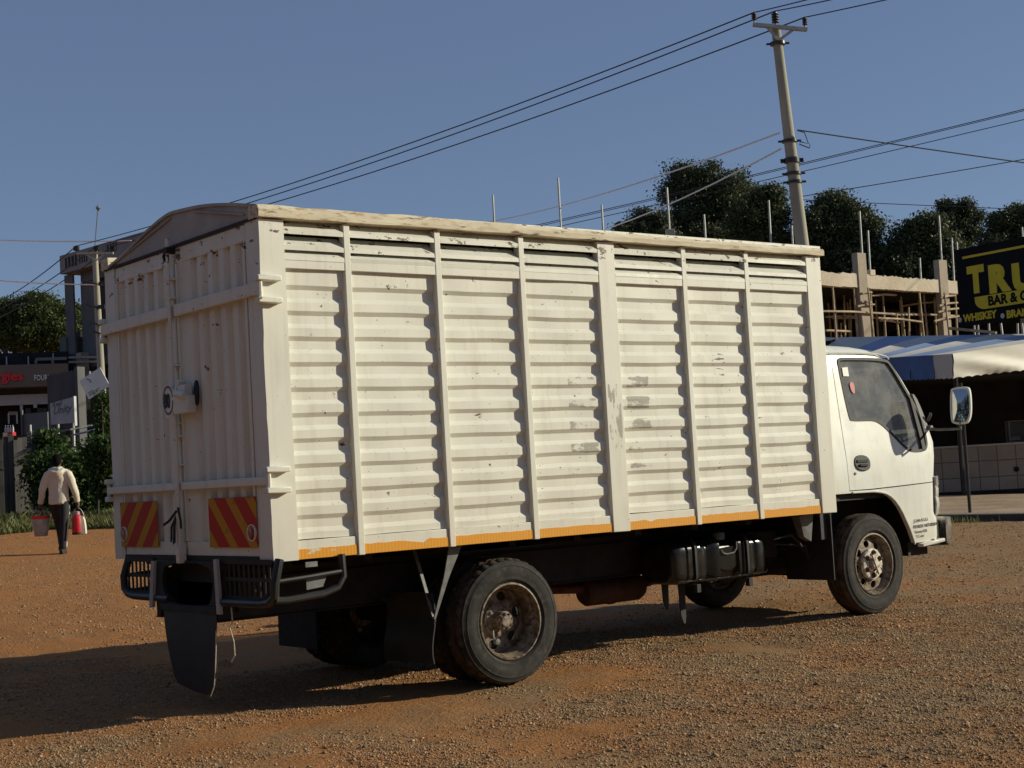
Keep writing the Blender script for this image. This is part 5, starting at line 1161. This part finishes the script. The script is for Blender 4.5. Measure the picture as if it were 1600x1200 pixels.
M['bluemetal2'] = simple('pale_blue_board', (.36,.38,.40), .5, var=.12, scale=3.); bf.data.materials[0] = M['bluemetal2']
btext('Real', 81, 636, .22, bold=.006, ext=.002, shear=.2); btext('Unity', 82, 648, .34, bold=.008, ext=.002, shear=.3)
for px in (86,110):
    t0 = bo.tz(px,660)[0]; m = MB(); bo.box(m,t0,t0+.06,b[1]-1.4,b[1],.081,.14); bp(m, 'board_leg', 'rebar', BO)
lr_ = Fac(85,46,160,45); LR = thing('lean_to_roof', lab_at(lr_.pt(.8,0)), 'low pale blue sheet roof over the hedge, below the printed board', 'roof')
for k, (xa, ya, xb, yb, mt) in enumerate(((83,668,122,674,'bluegrey'),(122,665,158,676,'bluemetal'))):
    a = lr_.tz(xa,ya); b = lr_.tz(xb,yb); m = MB(); z1 = lr_.tz(xb,ya-4)[1]
    m.add([lr_.pt(a[0],b[1],-.3),lr_.pt(b[0],b[1]+.08,-.3),lr_.pt(b[0]+.05,z1+.25,2.0),lr_.pt(a[0],z1+.12,2.0),lr_.pt(a[0],b[1]-.05,-.3),lr_.pt(b[0],b[1]+.03,-.3),lr_.pt(b[0]+.05,z1+.2,2.),lr_.pt(a[0],z1+.07,2.)],[(0,1,2,3),(4,5,6,7),(0,1,5,4),(1,2,6,5),(2,3,7,6),(3,0,4,7)]); bp(m, 'roof_sheet', mt, LR, 0, 0)
for px in (90,150):
    t0 = lr_.tz(px,676)[0]; m = MB(); lr_.box(m,t0,t0+.1,lr_.tz(px,760)[1],lr_.tz(px,674)[1]+.03,.3,.4); bp(m, 'roof_post', 'brown', LR)
gt = Fac(30,47,80,46.5); GT = thing('metal_gate', lab_at(gt.pt(.5,0)), 'plain blue grey sheet metal gate between the shop front and the dark hoarding', 'gate')
m = MB(); gt.pbox(m,34,647,76,700,0,.05); gp = bp(m, 'gate_sheet', 'bluegrey', GT)
m = MB(); a = gt.tz(34,646); gt.box(m,a[0],a[0]+.06,a[1]-2.2,a[1]+.1,-.06,-.001); bp(m, 'gate_frame', 'galv', GT)
m = MB(); a = gt.tz(56,664); gt.box(m,a[0],a[0]+.05,a[1]-1.,a[1],-.3,-.25); bp(m, 'gate_post', 'lightband', GT)
cr_ = Fac(0,44,40,44); CR = thing('red_crate', lab_at(cr_.pt(.2,0)), 'red crate of pale bottles showing above the plank fence', 'crate')
a = cr_.tz(4,676); b = cr_.tz(20,681); CR.location = cr_.pt((a[0]+b[0])/2, b[1], .15)
WORLD[CR.name] = Vector(CR.location)
m = MB(); cr_.box(m,a[0],b[0],b[1],b[1]+.12,0,.3); bp(m, 'crate_body', 'redink', CR, .01)
for k in range(4):
    tt = a[0]+.06+.07*k; m = MB(); c = cr_.pt(tt,b[1]+.12,.1); m.lathe([(.03,.0),(.03,.12),(.012,.17),(.012,.2),(0,.2)],c,10,'z'); bp(m, 'bottle', 'lightband', CR)
ck = thing('roadside_table', lab_at(cr_.pt(.2,0,.2)), 'dark low table behind the plank fence, carrying the red crate', 'table'); m = MB(); cr_.box(m,a[0]-.6,b[0]+1.2,b[1]-.05,b[1]-.002,-.1,.6); bp(m, 'table_top', 'darkwall', ck)
for tt in (a[0]-.5,b[0]+1.1):
    m = MB(); p = cr_.pt(tt,0,.2); m.bar((p.x,p.y,hz(p.x,p.y)-.3),(p.x,p.y,b[1]-.051),.08); bp(m, 'table_leg', 'darkwall', ck)
# tilted white notice fixed to the power pole
nb = Fac(120,50.8,175,50.5); NB = thing('notice_board', nb.pt(.5,nb.tz(150,600)[1],0), 'white notice board hanging tilted on the far power pole', 'sign')
c0 = nb.tz(147.5,599); ang = R(27)
def nbp(u, v, d): return tuple(nb.pt(c0[0]+u*math.cos(ang)-v*math.sin(ang), c0[1]+u*math.sin(ang)+v*math.cos(ang), d))
m = MB(); m.poly([(-.44,-.36),(.44,-.36),(.44,.36),(-.44,.36)], lambda p,q,k: nbp(p,q,.03*k), th=1); nf = bp(m, 'board_face', 'whitesign', NB)
m = MB()
for k in range(3): m.poly([(-.36,-.18-.055*k),(-.36+(.2,.44,.38)[k],-.18-.055*k),(-.36+(.2,.44,.38)[k],-.155-.055*k),(-.36,-.155-.055*k)], lambda p,q,kk: nbp(p,q,-.006+.004*kk), th=1)
bp(m, 'board_print', 'greyink', nf)
m = MB(); m.tube([nbp(-.12+.05*math.sin(k*.9),.10+.035*k,-.006) for k in range(6)],.016,5); bp(m, 'board_emblem', 'greyink', nf)
# ------------------------------------------------------------------ power poles and wires
def insulator(p, h, parent, r=.055):
    m = MB(); pr = [(.0,0),(.018,0),(.018,h*.3)]
    for k in range(4): z = h*(.3+.16*k); pr += [(r,z),(r*.95,z+h*.06),(r*.5,z+h*.08),(r*.5,z+h*.15)]
    pr += [(.02,h),(0,h)]; m.lathe(pr, p, 12, 'z'); return bp(m, 'insulator', 'insul', parent)
D1 = 33.; RP = thing('power_pole', lab_at(P(1262,700,D1)), 'tall leaning round concrete power pole rising behind the truck cab', 'power pole', 'power poles')
f1, t1 = P(1300,735,D1+.3), P(1212.5,46,D1); f1.z = hz(f1.x,f1.y)-.2
pts = [f1.lerp(t1,k/6) for k in range(7)]
m = MB(); m.tube(pts,[.205-.105*k/6 for k in range(7)],16); bp(m, 'pole_shaft', 'polec', RP)
xa_, xb_ = P(1176.5,38.5,D1-.15), P(1261,46.5,D1-.15); ax = (xb_-xa_).normalized()
m = MB(); m.bar(xa_,xb_,.10,.075); ca_ = bp(m, 'cross_arm', 'rebar', RP)
for u in (.27,.73):
    m = MB(); m.bar(xa_.lerp(xb_,u)-Vector((0,0,.04)), P(1217,63,D1-.13), .02, .06); bp(m, 'arm_brace', 'rebar', RP)
insT = [xa_.lerp(xb_,.03), t1.lerp(f1,-.004), xa_.lerp(xb_,.97)]; tops1 = []
for i, p in enumerate(insT): insulator(p+Vector((0,0,.03 if i != 1 else .0)),.25 if i != 1 else .36,RP,.06 if i != 1 else .085); tops1.append(p+Vector((0,0,.27 if i != 1 else .36)))
for py in (204,230,233,250,262,66):
    q = f1.lerp(t1,(735-py)/(735-46.)); m = MB(); m.tube([q-Vector((0,0,.03)),q+Vector((0,0,.03))],.17,14); m.tube([q-RH*.25,q+RH*.25],.025,6); bp(m, 'pole_clamp', 'insul', RP)
q = P(1246,204,D1-.1); m = MB(); m.tube([q,q+RH*.15-Vector((0,0,.05)),q+RH*.22-Vector((0,0,.30)),q+RH*.05-Vector((0,0,.25)),q+RH*.02-Vector((0,0,.30)),q+RH*.24-Vector((0,0,.40)),q+RH*.25-Vector((0,0,.32))],.012,6); bp(m, 'jumper_loop', 'wire', RP)
D2 = 55.; LP = thing('power_pole', lab_at(P(165,760,D2)), 'slim pale power pole with a cross arm and tall rod, left of the truck', 'power pole', 'power poles')
f2, t2 = P(168,765,D2), P(148,392,D2); f2.z = hz(f2.x,f2.y)-.2
m = MB(); m.tube([f2.lerp(t2,k/5) for k in range(6)],[.17-.07*k/5 for k in range(6)],12); bp(m, 'pole_shaft', 'polec', LP)
x2a, x2b = P(119.5,396,D2-.1), P(177,395.5,D2-.1); m = MB(); m.bar(x2a,x2b,.09,.07); bp(m, 'cross_arm', 'cream', LP)
for u in (.22,.78):
    m = MB(); m.bar(x2a.lerp(x2b,u), P(150,407,D2-.1),.03,.05); bp(m, 'arm_brace', 'cream', LP)
m = MB(); m.tube([t2,P(153.5,322,D2)],.025,6); m.lathe([(0,-.12),(.06,-.05),(.10,0),(.06,.06),(0,.12)],P(153.5,325,D2),10,'z'); bp(m, 'lightning_rod', 'bluemetal', LP)
tops2 = []
for p in (x2a,x2a.lerp(x2b,.55),x2b): insulator(p+Vector((0,0,.03)),.26,LP,.12); tops2.append(p+Vector((0,0,.27)))
for px, py in ((150,480),(157,508),(160,522),(151,444)):
    p = P(px,py,D2-.15); m = MB(); m.tube([p-RH*.35+Vector((0,0,.12)),p,p+RH*.3-Vector((0,0,.05))],.03,6); m.obox(p+RH*.2,RH,FH,Vector((0,0,1)),.12,.06,.07); bp(m, 'pole_bracket', 'insul', LP)
def wire(label, pts, r, mat, group):
    m = MB(); m.tube(pts, r, 5); o = part(m, 'power_line', M[mat], None, 0, 60); return tag(o, label, 'power line', group)
def sagl(a, b, s, n=16): return [a.lerp(b,k/n)-Vector((0,0,4*s*(k/n)*(1-k/n))) for k in range(n+1)]
GW = 'overhead power lines'
outT = [P(1262,-4,31), P(1300,-4,31), P(1395,-6,31)]
far2 = [P(-20,480,75),P(-20,492,75),P(-20,505,75)]
nm3 = ['left','middle','right']
for i in range(3):
    a, b = tops1[i], tops2[i]
    wire('dark high wire from the %s insulator of the tall pole to the far pole' % nm3[i], sagl(a,b,.35), .016, 'wire', GW)
    wire('short dark wire rising right from the %s insulator of the tall pole' % nm3[i], sagl(a,outT[i]+(outT[i]-a)*2.2,.05), .013, 'wire', GW)
    wire('dark wire falling left from the %s insulator of the far slim pole' % ('left','middle','right')[i], sagl(tops2[i],far2[i],.2), .022, 'wire', GW)
wire('upper pale wire sagging left from the tall pole over the truck roof', sagl(P(1219,207,D1-.1),P(640,358,75),.55), .020, 'whitewire', GW)
wire('lower pale wire sagging left from the tall pole to the truck roof', sagl(P(1221,232,D1-.1),P(760,385,75),.75), .020, 'whitewire', GW)
wire('upper of three dark wires crossing low behind the tall pole', sagl(P(780,365,60),P(2450,-45,42),.15), .015, 'wire', GW)
wire('middle of three dark wires crossing low behind the tall pole', sagl(P(780,367.5,60),P(2450,-43,42.4),.15), .013, 'wire', GW)
wire('lower of three dark wires crossing low behind the tall pole', sagl(P(790,372,60),P(2450,-22,42.),.15), .014, 'wire', GW)
wire('dark wire slanting down to the right from the tall pole', sagl(P(1246,203,D1-.1),P(2300,340,42),.10), .015, 'wire', GW)
wire('faint wire rising to the right above the trees from behind the tall pole', sagl(P(1180,318,60),P(2300,112,50),.2), .017, 'wire', GW)
wire('faint nearly level wire over the trees right of the tall pole', sagl(P(1250,312,64),P(2300,345,60),.12), .016, 'wire', GW)
wire('upper pale level wire from the left edge past the far pole', sagl(P(-30,374,56),P(205,376,54),.05), .022, 'whitewire', GW)
wire('lower pale level wire from the left edge to the far pole', sagl(P(-30,436,56),P(160,445,54.8),.05), .022, 'whitewire', GW)
# ------------------------------------------------------------------ walking person with bucket and flask
PB = Vector((5.25,16.67,0)); PB.z = hz(PB.x,PB.y)+float(bumps(np.array(PB.x),np.array(PB.y))*max(0,1-26/60)); 
PER = thing('person', PB, 'person walking away in cream hooded top and dark striped trousers, carrying a bucket', 'person')
def L2W(x, y, z): return PB+RH*x+FH*y+Vector((0,0,z))
def body_part(name, mat, build, parent, voxel, sm=6):
    m = MB(); build(m); m.v = [tuple(L2W(*p)) for p in m.v]; o = part(m, name, M[mat], parent, 0, 0)
    rm = o.modifiers.new('union','REMESH'); rm.mode = 'VOXEL'; rm.voxel_size = voxel; rm.use_smooth_shade = True
    s = o.modifiers.new('smooth','SMOOTH'); s.factor = .5; s.iterations = sm; return o
def ell(m, c, rx, ry, rz, n=14, k=8):
    rings = []
    for i in range(1,k): a = math.pi*i/k; rings.append([(c[0]+rx*math.sin(a)*math.cos(6.2832*j/n), c[1]+ry*math.sin(a)*math.sin(6.2832*j/n), c[2]-rz*math.cos(a)) for j in range(n)])
    m.loft(rings)
def stack(m, rows, n=18): m.loft([[(cx+rx*math.cos(6.2832*j/n), cy+ry*math.sin(6.2832*j/n), z) for j in range(n)] for cx, cy, z, rx, ry in rows])
M['skin'] = simple('dark_brown_skin', (.055,.030,.020), .55, var=.1); M['hair'] = simple('black_hair', (.006,.005,.005), .9, var=.2, bump=.6, bscale=120, spec=.1)
M['hoodie'] = simple('cream_fleece', (.66,.61,.49), .9, var=.08, scale=8, bump=.15, bscale=60)
M['trouser'] = simple('black_tracksuit', (.012,.012,.015), .75, var=.2); M['stripe'] = simple('white_stripe', (.6,.58,.54), .8, var=.05); M['shoe'] = simple('dark_shoe', (.02,.018,.017), .6, var=.2)
LH, RHnd = (-.325,.04,.745), (.300,.03,.745)     # grips
def hand(m, c, s):
    x, y, z = c; m.tube([(x-s*.015,y,z+.11),(x,y,z+.06),(x,y-.005,z+.02)],[.026,.036,.034],10); 
    for k, (dy, ln) in enumerate(((-.036,.075),(-.012,.085),(.012,.082),(.034,.065))):
        m.tube([(x,y+dy,z+.03),(x+s*.012,y+dy,z+.004),(x+s*.004,y+dy*.95,z-.022),(x-s*.024,y+dy*.9,z-.022),(x-s*.032,y+dy*.9,z-.022+ln*.3)],[.0105,.010,.0095,.009,.008],8)
    m.tube([(x-s*.01,y+.03,z+.055),(x-s*.03,y+.045,z+.025),(x-s*.032,y+.03,z-.005)],[.013,.011,.009],8)
def bodyf(m):
    ell(m,(-.008,.02,1.535),.072,.092,.108); ell(m,(-.008,.075,1.50),.05,.045,.065)
    m.tube([(-.008,.115,1.53),(-.008,.128,1.50)],[.012,.016],8); ell(m,(-.083,.015,1.525),.012,.022,.03); ell(m,(.067,.015,1.525),.012,.022,.03)
    m.tube([(0,.0,1.36),(-.005,.005,1.46)],[.062,.055],12)
    stack(m,[(0,.0,.84,.15,.10),(0,.0,.95,.145,.10),(0,.0,1.08,.125,.09),(0,.0,1.22,.155,.10),(0,.0,1.33,.165,.095),(0,.0,1.40,.09,.07)])
    for s, g in ((-1,LH),(1,RHnd)):
        m.tube([(s*.13,0,1.345),(s*.175,-.01,1.29),(s*.255,-.02,1.06),(g[0],g[1],g[2]+.10)],[.055,.05,.038,.026],10); hand(m,g,s)
    m.tube([(.075,0,.88),(.06,-.02,.47),(.035,-.03,.08)],[.085,.055,.035],10); m.tube([(-.075,.0,.88),(-.045,.12,.48),(.0,.05,.12)],[.085,.055,.035],10)
    for cx, cy, cz in ((.035,-.03,.04),(.0,.06,.085)): m.tube([(cx,cy-.05,cz),(cx,cy+.1,cz-.005)],[.03,.028],8)
BODY = body_part('body','skin',bodyf,PER,.009,3)
def hairf(m): ell(m,(-.008,.0,1.562),.084,.094,.092); ell(m,(-.008,-.03,1.53),.074,.07,.10)
body_part('hair','hair',hairf,PER,.010,2)
def hoodf(m):
    stack(m,[(0,.0,.815,.165,.115),(0,.0,.83,.172,.12),(0,-.005,.95,.166,.118),(0,-.005,1.10,.160,.115),(0,-.005,1.24,.172,.122),(0,.0,1.325,.165,.112),(0,.0,1.39,.11,.09),(0,.005,1.425,.085,.075)])
    for s, g in ((-1,LH),(1,RHnd)): m.tube([(s*.10,0,1.345),(s*.165,-.01,1.305),(s*.215,-.015,1.19),(s*.262,-.022,1.06),(s*.285,.0,.95),(g[0]-s*.008,g[1],g[2]+.115),(g[0]-s*.004,g[1],g[2]+.085)],[.07,.075,.070,.062,.055,.046,.042],12)
    m.tube([(-.12,-.035,1.395),(-.10,-.085,1.36),(-.04,-.125,1.325),(.02,-.13,1.315),(.08,-.10,1.345),(.115,-.045,1.395)],[.03,.040,.046,.046,.040,.03],10)
    m.tube([(-.08,-.02,1.415),(-.04,-.085,1.40),(.03,-.09,1.395),(.08,-.02,1.415)],[.03,.036,.036,.03],10); ell(m,(-.01,-.10,1.30),.09,.04,.055)
hd = body_part('hooded_top','hoodie',hoodf,PER,.012,4)
dt = bpy.data.textures.new('cloth_folds','CLOUDS'); dt.noise_scale = .16; dm = hd.modifiers.new('folds','DISPLACE'); dm.texture = dt; dm.strength = .022; dm.mid_level = .5; dm.texture_coords = 'GLOBAL'
def trf(m):
    stack(m,[(0,.0,.79,.150,.110),(0,.0,.86,.160,.115),(0,.0,.92,.158,.112)])
    m.tube([(.075,.0,.86),(.078,-.01,.72),(.068,-.02,.48),(.055,-.03,.28),(.042,-.03,.11),(.04,-.028,.085)],[.100,.092,.074,.066,.062,.060],14)
    m.tube([(-.075,.0,.86),(-.068,.06,.70),(-.04,.115,.48),(-.01,.09,.30),(.005,.06,.155)],[.100,.090,.073,.065,.058],14)
TRO = body_part('trousers','trouser',trf,PER,.011,4)
def stf(m):
    pts = [(.172,-.012,.80),(.173,-.015,.72),(.146,-.028,.48),(.124,-.036,.28),(.106,-.036,.11)]
    m.loft([[(x-.006,y-.016,z),(x+.006,y-.014,z),(x+.008,y+.012,z),(x-.006,y+.014,z)] for x, y, z in pts])
m = MB(); stf(m); m.v = [tuple(L2W(*p)) for p in m.v]; bp(m, 'trouser_stripe', 'stripe', TRO)
for nm, (cx, cy, cz, tilt) in (('shoe',(.035,-.01,.0,0)),('shoe',(.0,.075,.05,.03))):
    m = MB(); rg = []
    for y, w, h in ((-.10,.030,.06),(-.075,.040,.085),(-.02,.042,.09),(.05,.045,.065),(.11,.042,.045),(.145,.025,.03)):
        z = cz+tilt*(.0-y)*3; rg.append([(cx-w,cy+y,z),(cx+w,cy+y,z),(cx+w*.9,cy+y,z+h*.7),(cx+w*.4,cy+y,z+h),(cx-w*.4,cy+y,z+h),(cx-w*.9,cy+y,z+h*.7)])
    m.loft(rg); m.v = [tuple(L2W(*p)) for p in m.v]; o = bp(m, nm, 'shoe', PER, .008)
# bucket: hangs from the left hand
def hang(name, label, cat, g, zb): return thing(name, L2W(g[0],g[1],zb), label, cat)
g = LH; zb = .305; BK = hang('bucket','greyish white plastic bucket with red contents at its rim, held in the left hand','bucket',g,zb)
def put(m, name, mat, par, sm=40): m.v = [tuple(L2W(g[0]+x,g[1]+y,z)) for x, y, z in m.v]; return bp(m, name, mat, par, 0, sm)
M['bucket'] = simple('dirty_white_plastic', (.36,.335,.32), .55, var=.3, scale=9); M['redplastic'] = simple('red_plastic', (.62,.03,.035), .45, var=.12, scale=9); M['handle'] = simple('pale_handle', (.42,.42,.38), .5, var=.1)
m = MB(); m.lathe([(0,zb),(.100,zb),(.104,zb+.006),(.146,zb+.29),(.153,zb+.292),(.153,zb+.315),(.143,zb+.315),(.140,zb+.28),(.098,zb+.012),(0,zb+.012)],(0,0,0),36,'z'); bb = put(m,'bucket_body','bucket',BK)
m = MB(); m.lathe([(.1545,zb+.285),(.158,zb+.29),(.158,zb+.335),(.1545,zb+.338)],(0,0,0),36,'z'); m.lathe([(0,zb+.318),(.08,zb+.325),(.139,zb+.312)],(0,0,0),30,'z'); put(m,'bucket_lid','redplastic',BK)
m = MB(); m.tube([(.157*math.cos(R(a)),.0,zb+.30+(.745-zb-.30-.012)*math.sin(R(a))) for a in range(0,181,12)],.006,6); put(m,'bucket_handle','handle',BK)
g = RHnd; zb = .30; FK = hang('water_jug','red water jug with a pale side and white cap, in the right hand','jug',g,zb)
m = MB(); m.lathe([(0,zb+.03),(.085,zb+.03),(.088,zb+.04),(.085,zb+.26),(.070,zb+.31),(.045,zb+.335),(0,zb+.335)],(-.02,0,0),28,'z'); put(m,'jug_body','redplastic',FK)
m = MB(); m.lathe([(0,zb),(.090,zb),(.090,zb+.035),(0,zb+.035)],(-.02,0,0),28,'z'); put(m,'jug_base','shoe',FK)
m = MB(); m.loft([[(.045,-.05,z0),(.105+dx,-.035,z0),(.105+dx,.05,z0),(.045,.06,z0)] for z0, dx in ((zb+.01,.015),(zb+.1,.012),(zb+.22,.0),(zb+.29,-.02))]); put(m,'jug_side','hoodie',FK)
m = MB(); m.lathe([(.046,zb+.325),(.05,zb+.33),(.048,zb+.375),(.03,zb+.385),(0,zb+.385)],(-.02,0,0),20,'z'); put(m,'jug_cap','bucket',FK)
m = MB(); m.tube([(-.005+.095*math.cos(R(a)),.0,zb+.27+(.745-zb-.27-.012)*math.sin(R(a))) for a in range(0,181,12)],.008,6); put(m,'jug_handle','handle',FK)

q = P(727,1190,6.95); q.z = hz(q.x,q.y)+float(bumps(np.array(q.x),np.array(q.y)))
SCR = thing('plastic_scrap', q, 'small crumpled scrap of pale plastic lying on the gravel in the foreground', 'litter')
m = MB(); r_ = random.Random(8); vs = [(q.x+.035*i+r_.uniform(-.008,.008), q.y+.02*j+r_.uniform(-.008,.008), q.z+.012+r_.uniform(-.008,.014)) for i in range(-1,3) for j in range(-1,2)]
m.add(vs,[(i*3+j,i*3+j+1,(i+1)*3+j+1,(i+1)*3+j) for i in range(3) for j in range(2)]); bp(m, 'scrap_sheet', 'tarpgrey', SCR, 0, 0)
